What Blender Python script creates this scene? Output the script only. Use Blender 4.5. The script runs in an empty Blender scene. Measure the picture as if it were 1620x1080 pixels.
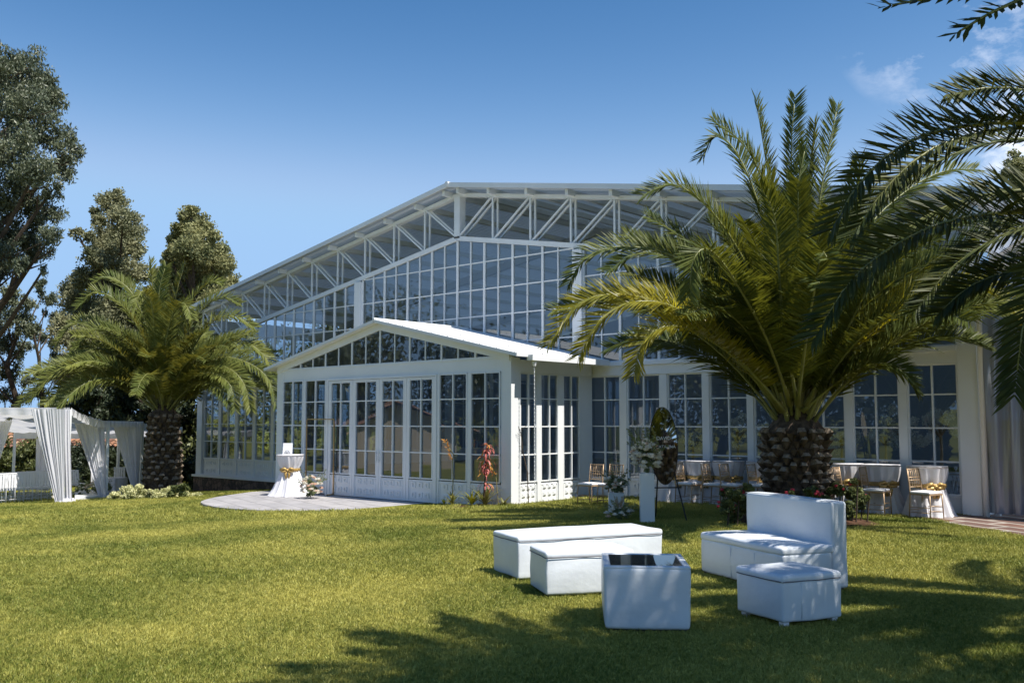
import bpy, math, random
import numpy as np
from mathutils import Vector, Matrix
R_ = math.radians
random.seed(7)
rng = np.random.default_rng(7)
scene = bpy.context.scene
C = scene.collection

# ------------------------------------------------------------------ camera, sky, sun, exposure
CAM = Vector((0, 0, 2.0)); YAW = 41.684; PITCH = 4.715; FPX = 1500.0
cam_d = bpy.data.cameras.new('camera'); cam = bpy.data.objects.new('camera', cam_d); C.objects.link(cam)
cam.location = CAM; cam.rotation_euler = (R_(90 + PITCH), 0, R_(YAW))
cam_d.sensor_width = 36; cam_d.lens = FPX / 1620 * 36; cam_d.clip_start = .1; cam_d.clip_end = 6000
scene.camera = cam
SUN_EL, SUN_AZ = 59.0, 6.0           # azimuth from +X towards +Y
world = bpy.data.worlds.new('World'); scene.world = world; world.use_nodes = True
wn, wl = world.node_tree.nodes, world.node_tree.links
wn.clear()
sky = wn.new('ShaderNodeTexSky'); sky.sky_type = 'NISHITA'; sky.sun_disc = False
sky.sun_elevation = R_(SUN_EL); sky.sun_rotation = R_(90 - SUN_AZ); sky.altitude = 3000; sky.air_density = 1.0; sky.dust_density = .1; sky.ozone_density = 1.0
tc = wn.new('ShaderNodeTexCoord')
mp = wn.new('ShaderNodeMapping'); mp.inputs['Scale'].default_value = (1, 1, 1.7)
n1 = wn.new('ShaderNodeTexNoise'); n1.inputs['Scale'].default_value = 8.2; n1.inputs['Detail'].default_value = 7; n1.inputs['Roughness'].default_value = .62
n2 = wn.new('ShaderNodeTexNoise'); n2.inputs['Scale'].default_value = 1.9; n2.inputs['Detail'].default_value = 3
wl.new(tc.outputs['Generated'], mp.inputs[0]); wl.new(mp.outputs[0], n1.inputs['Vector']); wl.new(mp.outputs[0], n2.inputs['Vector'])
mulc = wn.new('ShaderNodeMath'); mulc.operation = 'MULTIPLY'; wl.new(n1.outputs['Fac'], mulc.inputs[0]); wl.new(n2.outputs['Fac'], mulc.inputs[1])
cr = wn.new('ShaderNodeValToRGB'); cr.color_ramp.elements[0].position = .345; cr.color_ramp.elements[1].position = .46
cr.color_ramp.elements[0].color = (0, 0, 0, 1); cr.color_ramp.elements[1].color = (.75, .75, .75, 1)
wl.new(mulc.outputs[0], cr.inputs[0])
def cloud_mask(az, el, rad, amount):      # a patch of sky round one compass direction
    v = (-math.sin(math.radians(az)) * math.cos(math.radians(el)), math.cos(math.radians(az)) * math.cos(math.radians(el)), math.sin(math.radians(el)))
    d = wn.new('ShaderNodeVectorMath'); d.operation = 'DOT_PRODUCT'; d.inputs[1].default_value = v; nz = wn.new('ShaderNodeVectorMath'); nz.operation = 'NORMALIZE'
    wl.new(tc.outputs['Generated'], nz.inputs[0]); wl.new(nz.outputs[0], d.inputs[0])
    m = wn.new('ShaderNodeMapRange'); m.inputs[1].default_value = math.cos(math.radians(rad)); m.inputs[2].default_value = math.cos(math.radians(rad * .45)); m.inputs[4].default_value = amount; wl.new(d.outputs['Value'], m.inputs[0]); return m
masks = [cloud_mask(16.0, 22.5, 6.5, .85), cloud_mask(13.5, 15.5, 3.2, 1.6), cloud_mask(66, 24.5, 4.5, .5), cloud_mask(190, 30, 60, .9)]
acc = masks[0].outputs[0]
for m_ in masks[1:]:
    ad_ = wn.new('ShaderNodeMath'); ad_.operation = 'MAXIMUM'; wl.new(acc, ad_.inputs[0]); wl.new(m_.outputs[0], ad_.inputs[1]); acc = ad_.outputs[0]
cf = wn.new('ShaderNodeMath'); cf.operation = 'MULTIPLY'; cf.use_clamp = True; wl.new(cr.outputs[0], cf.inputs[0]); wl.new(acc, cf.inputs[1])
cmix = wn.new('ShaderNodeMixRGB'); cmix.inputs[2].default_value = (7.0, 7.2, 7.8, 1)
sp_ = wn.new('ShaderNodeSeparateColor'); cb_ = wn.new('ShaderNodeCombineColor'); wl.new(sky.outputs[0], sp_.inputs[0])
for i_, (ref_, out_, g_, cap_) in enumerate(((1.43, 1.66, 2.9, 1.95), (2.38, 2.85, 1.85, 3.15), (4.09, 4.6, 1.4, 4.9))):    # contrast of the sky colour, channel by channel
    a_ = wn.new('ShaderNodeMath'); a_.operation = 'DIVIDE'; a_.inputs[1].default_value = ref_; p_ = wn.new('ShaderNodeMath'); p_.operation = 'POWER'; p_.inputs[1].default_value = g_
    q_ = wn.new('ShaderNodeMath'); q_.operation = 'MULTIPLY'; q_.inputs[1].default_value = out_; q2_ = wn.new('ShaderNodeMath'); q2_.operation = 'SMOOTH_MIN'; q2_.inputs[1].default_value = cap_ * 1.06; q2_.inputs[2].default_value = cap_ * .45
    wl.new(sp_.outputs[i_], a_.inputs[0]); wl.new(a_.outputs[0], p_.inputs[0]); wl.new(p_.outputs[0], q_.inputs[0]); wl.new(q_.outputs[0], q2_.inputs[0]); wl.new(q2_.outputs[0], cb_.inputs[i_])
wl.new(cf.outputs[0], cmix.inputs[0]); wl.new(cb_.outputs[0], cmix.inputs[1])
bg = wn.new('ShaderNodeBackground'); bg.inputs['Strength'].default_value = .10
wl.new(cmix.outputs[0], bg.inputs[0])
wo = wn.new('ShaderNodeOutputWorld'); wl.new(bg.outputs[0], wo.inputs[0])
sd = bpy.data.lights.new('sun', 'SUN'); sun = bpy.data.objects.new('sun', sd); C.objects.link(sun)
sd.energy = 4.2; sd.angle = R_(.53); sd.color = (1, .95, .87)
sdir = Vector((math.cos(R_(SUN_EL)) * math.cos(R_(SUN_AZ)), math.cos(R_(SUN_EL)) * math.sin(R_(SUN_AZ)), math.sin(R_(SUN_EL))))
sun.rotation_euler = sdir.to_track_quat('Z', 'Y').to_euler(); sun.location = sdir * 60
vs = scene.view_settings; vs.view_transform = 'Standard'; vs.look = 'None'; vs.gamma = 1; vs.exposure = 0.85

# ------------------------------------------------------------------ helpers
yw, pt = R_(YAW), R_(PITCH)
CF = Vector((-math.sin(yw) * math.cos(pt), math.cos(yw) * math.cos(pt), math.sin(pt)))
CR = Vector((math.cos(yw), math.sin(yw), 0)); CU = CR.cross(CF)
def at(px, py, D):
    return CAM + (CF + CR * ((px - 810) / FPX) - CU * ((py - 540) / FPX)) * D
def onz(px, py, z):
    d = at(px, py, 1) - CAM
    return CAM + d * ((z - CAM.z) / d.z)

def terrain(x, y=0):
    x = np.asarray(x, float)
    z = np.interp(x, [-60, -33, -20, -18, -14, -9, 30], [-.8, -.65, -.05, -.03, .12, .22, .22])
    return z
def gz(x, y=0): return float(terrain(x, y))

def tag(o, label=None, cat=None, group=None, kind=None):
    if label: o['label'] = label
    if cat: o['category'] = cat
    if group: o['group'] = group
    if kind: o['kind'] = kind
    return o
def empty(name, loc, rz=0, label=None, cat=None, group=None):
    o = bpy.data.objects.new(name, None); C.objects.link(o); o.location = loc; o.rotation_euler = (0, 0, rz)
    o.empty_display_size = .2
    return tag(o, label, cat, group)
def npmesh(name, V, loops, starts, totals, mats, midx=None, smooth=False):
    me = bpy.data.meshes.new(name); V = np.asarray(V, np.float32)
    me.vertices.add(len(V)); me.vertices.foreach_set('co', V.ravel())
    me.loops.add(len(loops)); me.loops.foreach_set('vertex_index', np.asarray(loops, np.int32))
    me.polygons.add(len(starts)); me.polygons.foreach_set('loop_start', np.asarray(starts, np.int32))
    me.polygons.foreach_set('loop_total', np.asarray(totals, np.int32))
    for m in mats: me.materials.append(m)
    if midx is not None: me.polygons.foreach_set('material_index', np.asarray(midx, np.int32))
    if smooth: me.polygons.foreach_set('use_smooth', np.ones(len(starts), bool))
    me.update(calc_edges=True); me.validate()
    return me
def link(name, me, parent=None):
    o = bpy.data.objects.new(name, me); C.objects.link(o)
    if parent: o.parent = parent
    return o

class MB:
    """collects shapes, build() links them as one mesh object"""
    def __init__(s): s.v = []; s.f = []; s.mi = []; s.m = 0
    def add(s, vs, fs):
        b = len(s.v); s.v += [tuple(v) for v in vs]; s.f += [tuple(i + b for i in f) for f in fs]; s.mi += [s.m] * len(fs)
    def box(s, x0, x1, y0, y1, z0, z1):
        x0, x1 = min(x0, x1), max(x0, x1); y0, y1 = min(y0, y1), max(y0, y1); z0, z1 = min(z0, z1), max(z0, z1)
        s.add([(x0, y0, z0), (x1, y0, z0), (x1, y1, z0), (x0, y1, z0), (x0, y0, z1), (x1, y0, z1), (x1, y1, z1), (x0, y1, z1)],
              [(0, 3, 2, 1), (4, 5, 6, 7), (0, 1, 5, 4), (1, 2, 6, 5), (2, 3, 7, 6), (3, 0, 4, 7)])
    def hexa(s, b, t):   # 4 bottom, 4 top points
        s.add(list(b) + list(t), [(0, 3, 2, 1), (4, 5, 6, 7), (0, 1, 5, 4), (1, 2, 6, 5), (2, 3, 7, 6), (3, 0, 4, 7)])
    def bar(s, p, q, w, h=None, up=(0, 0, 1)):
        p, q = Vector(p), Vector(q); h = h or w; d = (q - p).normalized(); u = Vector(up)
        if abs(d.dot(u)) > .98: u = Vector((0, 1, 0))
        a = d.cross(u).normalized(); b = a.cross(d).normalized()
        o = [a * (-w / 2) - b * (h / 2), a * (w / 2) - b * (h / 2), a * (w / 2) + b * (h / 2), a * (-w / 2) + b * (h / 2)]
        s.add([p + k for k in o] + [q + k for k in o], [(0, 1, 2, 3), (7, 6, 5, 4), (0, 4, 5, 1), (1, 5, 6, 2), (2, 6, 7, 3), (3, 7, 4, 0)])
    def tube(s, pts, rad, n=6, cap=True):
        pts = [Vector(p) for p in pts]; m = len(pts)
        rad = rad if hasattr(rad, '__len__') else [rad] * m
        ref = None; V = []; 
        for i, p in enumerate(pts):
            d = (pts[min(i + 1, m - 1)] - pts[max(i - 1, 0)]).normalized()
            if ref is None: ref = Vector((0, 0, 1)) if abs(d.z) < .9 else Vector((1, 0, 0))
            a = d.cross(ref)
            if a.length < 1e-4: a = d.orthogonal()
            a.normalize(); b = a.cross(d).normalized(); ref = -b if b.dot(ref) < 0 else b
            b = a.cross(d)
            for k in range(n):
                t = 2 * math.pi * k / n; V.append(p + (a * math.cos(t) + b * math.sin(t)) * rad[i])
        F = [(i * n + k, i * n + (k + 1) % n, (i + 1) * n + (k + 1) % n, (i + 1) * n + k) for i in range(m - 1) for k in range(n)]
        if cap: F += [tuple(range(n))[::-1], tuple(range((m - 1) * n, m * n))]
        s.add(V, F)
    def lathe(s, prof, c=(0, 0, 0), n=24, rip=None, cap=True):
        V = []
        for (r, z) in prof:
            for k in range(n):
                t = 2 * math.pi * k / n; rr = r * (1 + (rip(t, z) if rip else 0)); V.append((c[0] + rr * math.cos(t), c[1] + rr * math.sin(t), c[2] + z))
        m = len(prof)
        F = [(i * n + k, i * n + (k + 1) % n, (i + 1) * n + (k + 1) % n, (i + 1) * n + k) for i in range(m - 1) for k in range(n)]
        if cap: F += [tuple(range(n))[::-1], tuple(range((m - 1) * n, m * n))]
        s.add(V, F)
    def build(s, name, mat, parent=None, smooth=False, bevel=0):
        me = bpy.data.meshes.new(name); off = Vector((0, 0, 0))
        p = parent
        while p is not None: off += Vector(p.location); p = p.parent
        V = [(a - off.x, b - off.y, c - off.z) for a, b, c in s.v]
        me.from_pydata(V, [], s.f)
        for m in (mat if isinstance(mat, (list, tuple)) else [mat]): me.materials.append(m)
        me.polygons.foreach_set('material_index', s.mi)
        if smooth: me.polygons.foreach_set('use_smooth', [True] * len(s.f))
        me.update()
        o = link(name, me, parent)
        if bevel:
            b = o.modifiers.new('bevel', 'BEVEL'); b.width = bevel; b.segments = 2; b.limit_method = 'ANGLE'
        return o
def LB(): return MB()

# ------------------------------------------------------------------ materials
def mat(name, col, rough=.6, spec=.5, metal=0, noise=0, nscale=5, bump=0, bscale=60, col2=None, sheen=0):
    m = bpy.data.materials.new(name); m.use_nodes = True; nt = m.node_tree; b = nt.nodes['Principled BSDF']
    b.inputs['Base Color'].default_value = (*col, 1); b.inputs['Roughness'].default_value = rough
    b.inputs['Specular IOR Level'].default_value = spec; b.inputs['Metallic'].default_value = metal
    if noise or col2:
        t = nt.nodes.new('ShaderNodeTexCoord'); n = nt.nodes.new('ShaderNodeTexNoise'); n.inputs['Scale'].default_value = nscale; n.inputs['Detail'].default_value = 6
        nt.links.new(t.outputs['Object'], n.inputs['Vector'])
        r = nt.nodes.new('ShaderNodeValToRGB'); r.color_ramp.elements[0].position = .35; r.color_ramp.elements[1].position = .65
        c2 = col2 or tuple(c * (1 - noise) for c in col)
        r.color_ramp.elements[0].color = (*c2, 1); r.color_ramp.elements[1].color = (*col, 1)
        nt.links.new(n.outputs['Fac'], r.inputs[0]); nt.links.new(r.outputs[0], b.inputs['Base Color'])
    if bump:
        t = nt.nodes.new('ShaderNodeTexCoord'); n = nt.nodes.new('ShaderNodeTexNoise'); n.inputs['Scale'].default_value = bscale; n.inputs['Detail'].default_value = 4
        nt.links.new(t.outputs['Object'], n.inputs['Vector'])
        bp = nt.nodes.new('ShaderNodeBump'); bp.inputs['Strength'].default_value = bump; bp.inputs['Distance'].default_value = .02
        nt.links.new(n.outputs['Fac'], bp.inputs['Height']); nt.links.new(bp.outputs[0], b.inputs['Normal'])
    return m
def leaf_mat(name, c1, c2, trans=.3, rough=.45, scale=.8, spec=.4, tcol=None, glo=.5):
    m = bpy.data.materials.new(name); m.use_nodes = True; nt = m.node_tree; b = nt.nodes['Principled BSDF']; o = nt.nodes['Material Output']
    g = nt.nodes.new('ShaderNodeNewGeometry'); n = nt.nodes.new('ShaderNodeTexNoise'); n.inputs['Scale'].default_value = scale; n.inputs['Detail'].default_value = 5; n.inputs['Roughness'].default_value = .7
    nt.links.new(g.outputs['Position'], n.inputs['Vector'])
    r = nt.nodes.new('ShaderNodeValToRGB'); r.color_ramp.elements[0].position = .32; r.color_ramp.elements[1].position = .66
    r.color_ramp.elements[0].color = (*c1, 1); r.color_ramp.elements[1].color = (*c2, 1)
    nt.links.new(n.outputs['Fac'], r.inputs[0]); nt.links.new(r.outputs[0], b.inputs['Base Color'])
    b.inputs['Roughness'].default_value = rough; b.inputs['Specular IOR Level'].default_value = spec
    t = nt.nodes.new('ShaderNodeBsdfTranslucent'); mx = nt.nodes.new('ShaderNodeMixShader'); mx.inputs[0].default_value = trans
    if tcol: t.inputs[0].default_value = (*tcol, 1)
    else: nt.links.new(r.outputs[0], t.inputs[0])
    nt.links.new(b.outputs[0], mx.inputs[1]); nt.links.new(t.outputs[0], mx.inputs[2]); nt.links.new(mx.outputs[0], o.inputs[0])
    return m
def cloth_mat(name, col, trans=.35):
    m = bpy.data.materials.new(name); m.use_nodes = True; nt = m.node_tree; b = nt.nodes['Principled BSDF']; o = nt.nodes['Material Output']
    b.inputs['Base Color'].default_value = (*col, 1); b.inputs['Roughness'].default_value = .75; b.inputs['Specular IOR Level'].default_value = .2
    t = nt.nodes.new('ShaderNodeBsdfTranslucent'); t.inputs[0].default_value = (*col, 1); mx = nt.nodes.new('ShaderNodeMixShader'); mx.inputs[0].default_value = trans
    nt.links.new(b.outputs[0], mx.inputs[1]); nt.links.new(t.outputs[0], mx.inputs[2]); nt.links.new(mx.outputs[0], o.inputs[0])
    return m
def glass_mat(name, tint, ior=1.6, boost=1.0):
    m = bpy.data.materials.new(name); m.use_nodes = True; nt = m.node_tree; nt.nodes.clear()
    o = nt.nodes.new('ShaderNodeOutputMaterial'); tr = nt.nodes.new('ShaderNodeBsdfTransparent'); tr.inputs[0].default_value = (*tint, 1)
    gl = nt.nodes.new('ShaderNodeBsdfGlossy'); gl.inputs['Roughness'].default_value = .012; gl.inputs[0].default_value = (.9, .95, 1, 1)
    fr = nt.nodes.new('ShaderNodeFresnel'); fr.inputs[0].default_value = ior
    mu = nt.nodes.new('ShaderNodeMath'); mu.operation = 'MULTIPLY'; mu.inputs[1].default_value = boost; mu.use_clamp = True
    # thin sheet: use |cos| by feeding a geometry-independent fresnel on both sides
    g = nt.nodes.new('ShaderNodeNewGeometry'); 
    mx = nt.nodes.new('ShaderNodeMixShader')
    nt.links.new(fr.outputs[0], mu.inputs[0]); nt.links.new(mu.outputs[0], mx.inputs[0]); nt.links.new(tr.outputs[0], mx.inputs[1]); nt.links.new(gl.outputs[0], mx.inputs[2]); nt.links.new(mx.outputs[0], o.inputs[0])
    return m
M = {}
M['paint'] = mat('white_paint', (.80, .82, .83), .42, .5, noise=.05, nscale=1.3)
M['steel'] = mat('white_steel', (.78, .80, .81), .4, .5, noise=.07, nscale=3)
M['roofsheet'] = mat('roof_sheet', (.80, .81, .82), .4, .5, noise=.08, nscale=.8)
M['glass'] = glass_mat('window_glass', (.66, .73, .79), 1.5, 2.7)
M['leather'] = mat('white_leatherette', (.74, .78, .82), .33, .5, bump=.16, bscale=14, noise=.09, nscale=2.2)
M['piping'] = mat('piping', (.12, .11, .12), .6)
M['dark'] = mat('dark_plastic', (.02, .018, .016), .5)
M['tabletop'] = mat('smoked_glass', (.01, .012, .014), .03, .9)
M['cloth'] = cloth_mat('white_cloth', (.82, .81, .84), .25)
M['drape'] = cloth_mat('white_drape', (.80, .80, .84), .4)
M['curtain'] = cloth_mat('grey_curtain', (.42, .43, .50), .3)
M['gold'] = mat('gold_metal', (.52, .36, .20), .32, .5, .75, noise=.2, nscale=20)
M['goldpaint'] = mat('gold_painted_wood', (.46, .32, .19), .38, .5, .25, noise=.2, nscale=20)
M['sash'] = mat('gold_satin', (.55, .36, .12), .35, .5, .3, noise=.3, nscale=14)
M['cushion'] = mat('white_cushion', (.82, .82, .84), .8, .2)
M['rosewhite'] = leaf_mat('cream_petals', (.78, .72, .60), (.92, .90, .84), .3, .7, 9)
M['rosepink'] = leaf_mat('blush_petals', (.70, .42, .30), (.85, .68, .55), .3, .7, 9)
M['green'] = leaf_mat('bouquet_leaves', (.10, .14, .06), (.36, .40, .20), .3, .6, 9)
M['pampas'] = leaf_mat('dry_plumes', (.36, .27, .16), (.62, .50, .34), .3, .8, 9)
M['babys'] = leaf_mat('white_blossom', (.70, .70, .64), (.92, .92, .88), .25, .8, 6)
M['bark'] = mat('bark', (.10, .075, .055), .9, .2, noise=.5, nscale=6, bump=.5, bscale=20)
M['palmbark'] = mat('palm_bark', (.13, .095, .068), .85, .25, noise=.65, nscale=9, bump=.5, bscale=30)
M['palmcut'] = mat('palm_cut_stub', (.34, .27, .20), .8, .25, noise=.5, nscale=22, bump=.4, bscale=40)
M['palmorange'] = mat('palm_orange_fibre', (.42, .20, .02), .8, .2, noise=.4, nscale=20)
M['soil'] = mat('soil', (.10, .055, .035), .95, .1, noise=.5, nscale=8, bump=.8, bscale=25)
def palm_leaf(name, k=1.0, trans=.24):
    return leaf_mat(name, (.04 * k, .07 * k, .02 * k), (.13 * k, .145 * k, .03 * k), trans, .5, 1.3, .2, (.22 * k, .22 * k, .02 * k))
M['palmleaf'] = palm_leaf('palm_leaf')
M['palmleafL'] = leaf_mat('palm_leaf_olive', (.065, .095, .025), (.19, .205, .05), .25, .5, 1.3, .22, (.32, .28, .04))
M['palmleafY'] = leaf_mat('palm_leaf_yellow_lit', (.10, .12, .02), (.27, .24, .025), .38, .4, 1.6, .45, (.62, .52, .02))  # yellower leaf copy, sunlight through the low fronds put into the colour
M['rachis'] = mat('palm_rachis', (.24, .25, .09), .4, .5, noise=.3, nscale=6)
M['eucal'] = leaf_mat('eucalyptus_leaf', (.04, .058, .032), (.17, .19, .11), .22, .5, .7, .5)
M['fir'] = leaf_mat('conifer_leaf', (.11, .13, .065), (.36, .35, .20), .3, .6, .5, .3)
M['oliveleaf'] = leaf_mat('olive_tree_leaf', (.13, .15, .065), (.40, .38, .17), .3, .6, .45, .3)
M['darkleaf'] = leaf_mat('dark_leaf', (.018, .032, .018), (.075, .09, .045), .15, .5, .6, .3)
M['hedge'] = leaf_mat('hedge_leaf', (.05, .07, .025), (.16, .17, .06), .15, .5, 1.5, .3)
M['cream_shrub'] = leaf_mat('variegated_leaf', (.34, .36, .14), (.80, .78, .46), .3, .6, 3.5, .3)
M['shrub'] = leaf_mat('shrub_leaf', (.06, .09, .03), (.22, .24, .09), .3, .55, 4, .3)
M['rose'] = leaf_mat('red_petals', (.45, .02, .04), (.6, .08, .10), .2, .6, 9)
M['brom'] = leaf_mat('yellow_bromeliad_leaf', (.35, .36, .02), (.70, .62, .04), .3, .45, 6)
M['brong'] = leaf_mat('bromeliad_leaf', (.10, .14, .04), (.30, .26, .07), .3, .45, 6)
M['redleaf'] = leaf_mat('crimson_leaf', (.42, .08, .09), (.62, .24, .20), .3, .5, 7)
M['orange'] = leaf_mat('orange_bract', (.55, .22, .04), (.72, .42, .12), .3, .5, 7)
M['stem'] = mat('green_stem', (.25, .22, .08), .6)
M['chairwhite'] = mat('white_chair_paint', (.80, .80, .83), .4)
M['black'] = mat('black_metal', (.015, .015, .017), .4)
M['mirror'] = mat('mirror', (.82, .84, .82), .02, .5, 1.0)
M['ink'] = mat('white_lettering', (.85, .86, .85), .6)
M['pedestal'] = mat('white_pedestal', (.78, .80, .80), .3, .5, noise=.04, nscale=2)
M['plinth'] = None
M['wallpale'] = mat('pale_panel', (.30, .34, .40), .7)
M['floor_in'] = mat('interior_floor', (.22, .21, .20), .35, .5, noise=.2, nscale=1)
M['silver'] = None

def ramp_mat(name, build):
    m = bpy.data.materials.new(name); m.use_nodes = True; build(m.node_tree, m.node_tree.nodes['Principled BSDF']); return m
def b_stone(nt, b):
    t = nt.nodes.new('ShaderNodeTexCoord'); v = nt.nodes.new('ShaderNodeTexVoronoi'); v.inputs['Scale'].default_value = 5.2; v.feature = 'F1'
    nt.links.new(t.outputs['Object'], v.inputs['Vector'])
    r = nt.nodes.new('ShaderNodeValToRGB'); r.color_ramp.elements[0].color = (.07, .055, .05, 1); r.color_ramp.elements[1].color = (.24, .16, .12, 1)
    sp = nt.nodes.new('ShaderNodeSeparateColor'); nt.links.new(v.outputs['Color'], sp.inputs[0]); nt.links.new(sp.outputs[0], r.inputs[0])
    e = nt.nodes.new('ShaderNodeTexVoronoi'); e.feature = 'DISTANCE_TO_EDGE'; e.inputs['Scale'].default_value = 5.2; nt.links.new(t.outputs['Object'], e.inputs['Vector'])
    er = nt.nodes.new('ShaderNodeValToRGB'); er.color_ramp.elements[0].position = .0; er.color_ramp.elements[1].position = .07
    nt.links.new(e.outputs['Distance'], er.inputs[0])
    mx = nt.nodes.new('ShaderNodeMixRGB'); mx.inputs[1].default_value = (.035, .03, .03, 1); nt.links.new(er.outputs[0], mx.inputs[0]); nt.links.new(r.outputs[0], mx.inputs[2])
    nt.links.new(mx.outputs[0], b.inputs['Base Color']); b.inputs['Roughness'].default_value = .85
    bp = nt.nodes.new('ShaderNodeBump'); bp.inputs['Strength'].default_value = .8; bp.inputs['Distance'].default_value = .03; nt.links.new(er.outputs[0], bp.inputs['Height']); nt.links.new(bp.outputs[0], b.inputs['Normal'])
M['plinth'] = ramp_mat('rough_stone', b_stone)
def brick_b(c1, c2, cm, w, h, mort, scale=1, rough=.8, rot=0):
    def f(nt, b):
        t = nt.nodes.new('ShaderNodeTexCoord'); mp = nt.nodes.new('ShaderNodeMapping'); mp.inputs['Rotation'].default_value = (0, 0, rot)
        k = nt.nodes.new('ShaderNodeTexBrick'); k.inputs['Scale'].default_value = scale
        k.inputs['Color1'].default_value = (*c1, 1); k.inputs['Color2'].default_value = (*c2, 1); k.inputs['Mortar'].default_value = (*cm, 1)
        k.inputs['Brick Width'].default_value = w; k.inputs['Row Height'].default_value = h; k.inputs['Mortar Size'].default_value = mort
        nt.links.new(t.outputs['Object'], mp.inputs[0]); nt.links.new(mp.outputs[0], k.inputs['Vector'])
        n = nt.nodes.new('ShaderNodeTexNoise'); n.inputs['Scale'].default_value = 3; n.inputs['Detail'].default_value = 6; nt.links.new(t.outputs['Object'], n.inputs['Vector'])
        r = nt.nodes.new('ShaderNodeValToRGB'); r.color_ramp.elements[0].color = (.7, .7, .7, 1); r.color_ramp.elements[0].position = .3; r.color_ramp.elements[1].position = .7
        nt.links.new(n.outputs['Fac'], r.inputs[0])
        mx = nt.nodes.new('ShaderNodeMixRGB'); mx.blend_type = 'MULTIPLY'; mx.inputs[0].default_value = 1
        nt.links.new(k.outputs['Color'], mx.inputs[1]); nt.links.new(r.outputs[0], mx.inputs[2]); nt.links.new(mx.outputs[0], b.inputs['Base Color']); b.inputs['Roughness'].default_value = rough
        bp = nt.nodes.new('ShaderNodeBump'); bp.inputs['Strength'].default_value = .35; bp.inputs['Distance'].default_value = .01; nt.links.new(k.outputs['Fac'], bp.inputs['Height']); bp.invert = True
        nt.links.new(bp.outputs[0], b.inputs['Normal'])
    return f
M['patio'] = ramp_mat('patio_stone', brick_b((.44, .42, .42), (.35, .34, .35), (.20, .19, .19), 1.1, .55, .014, 1, .7, .3))
M['brick'] = ramp_mat('brick_paving', brick_b((.20, .10, .07), (.14, .085, .07), (.38, .34, .30), .9, .45, .05, 1, .8, .5))
M['tiles'] = ramp_mat('roof_tiles', brick_b((.36, .17, .09), (.24, .12, .07), (.10, .05, .03), .22, .35, .03, 1, .8))
M['housewall'] = mat('house_wall', (.06, .09, .07), .9, noise=.4, nscale=2)
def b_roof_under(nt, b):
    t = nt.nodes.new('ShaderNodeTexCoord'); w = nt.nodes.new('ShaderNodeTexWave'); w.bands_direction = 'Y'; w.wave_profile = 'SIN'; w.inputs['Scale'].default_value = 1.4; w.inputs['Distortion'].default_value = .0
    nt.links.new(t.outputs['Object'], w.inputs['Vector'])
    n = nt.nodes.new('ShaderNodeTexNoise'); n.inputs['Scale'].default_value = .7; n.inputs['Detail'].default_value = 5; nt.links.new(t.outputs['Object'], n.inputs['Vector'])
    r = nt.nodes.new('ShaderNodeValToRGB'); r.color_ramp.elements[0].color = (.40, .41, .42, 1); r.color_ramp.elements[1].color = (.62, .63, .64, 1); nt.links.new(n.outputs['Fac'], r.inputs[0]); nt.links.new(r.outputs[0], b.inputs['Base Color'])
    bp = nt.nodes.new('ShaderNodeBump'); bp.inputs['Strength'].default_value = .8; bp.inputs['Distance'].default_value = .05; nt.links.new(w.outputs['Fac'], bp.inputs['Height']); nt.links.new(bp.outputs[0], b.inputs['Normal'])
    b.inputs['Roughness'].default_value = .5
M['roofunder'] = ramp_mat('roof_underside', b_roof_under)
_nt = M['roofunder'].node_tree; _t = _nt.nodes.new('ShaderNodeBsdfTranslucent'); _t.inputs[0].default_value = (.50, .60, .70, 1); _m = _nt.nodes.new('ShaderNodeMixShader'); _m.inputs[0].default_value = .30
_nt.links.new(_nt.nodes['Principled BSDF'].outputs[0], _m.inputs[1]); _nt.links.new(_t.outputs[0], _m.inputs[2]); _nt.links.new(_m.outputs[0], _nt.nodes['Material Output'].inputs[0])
def b_silver(nt, b):
    b.inputs['Base Color'].default_value = (.30, .31, .36, 1); b.inputs['Roughness'].default_value = .14; b.inputs['Specular IOR Level'].default_value = .9
    b.inputs['Alpha'].default_value = .97
M['silver'] = ramp_mat('clear_plastic_sheet', b_silver)

# lawn shader shared by ground sheet and blades
def b_ground(nt, b):
    t = nt.nodes.new('ShaderNodeNewGeometry')
    def noise(s, d=5, r=.6):
        n = nt.nodes.new('ShaderNodeTexNoise'); n.inputs['Scale'].default_value = s; n.inputs['Detail'].default_value = d; n.inputs['Roughness'].default_value = r
        nt.links.new(t.outputs['Position'], n.inputs['Vector']); return n
    a = noise(.55, 4); c = noise(16, 6, .75)
    r1 = nt.nodes.new('ShaderNodeValToRGB'); r1.color_ramp.elements[0].position = .38; r1.color_ramp.elements[1].position = .62
    r1.color_ramp.elements[0].color = (.13, .145, .020, 1); r1.color_ramp.elements[1].color = (.25, .235, .036, 1)
    nt.links.new(a.outputs['Fac'], r1.inputs[0])
    r2 = nt.nodes.new('ShaderNodeValToRGB'); r2.color_ramp.elements[0].position = .3; r2.color_ramp.elements[1].position = .68
    r2.color_ramp.elements[0].color = (.55, .55, .55, 1); r2.color_ramp.elements[1].color = (1.25, 1.25, 1.2, 1)
    nt.links.new(c.outputs['Fac'], r2.inputs[0])
    mx = nt.nodes.new('ShaderNodeMixRGB'); mx.blend_type = 'MULTIPLY'; mx.inputs[0].default_value = 1
    nt.links.new(r1.outputs[0], mx.inputs[1]); nt.links.new(r2.outputs[0], mx.inputs[2]); nt.links.new(mx.outputs[0], b.inputs['Base Color'])
    b.inputs['Roughness'].default_value = .9; b.inputs['Specular IOR Level'].default_value = .15
    bp = nt.nodes.new('ShaderNodeBump'); bp.inputs['Strength'].default_value = .7; bp.inputs['Distance'].default_value = .04; nt.links.new(c.outputs['Fac'], bp.inputs['Height']); nt.links.new(bp.outputs[0], b.inputs['Normal'])
M['lawn'] = ramp_mat('lawn_ground', b_ground)
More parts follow.
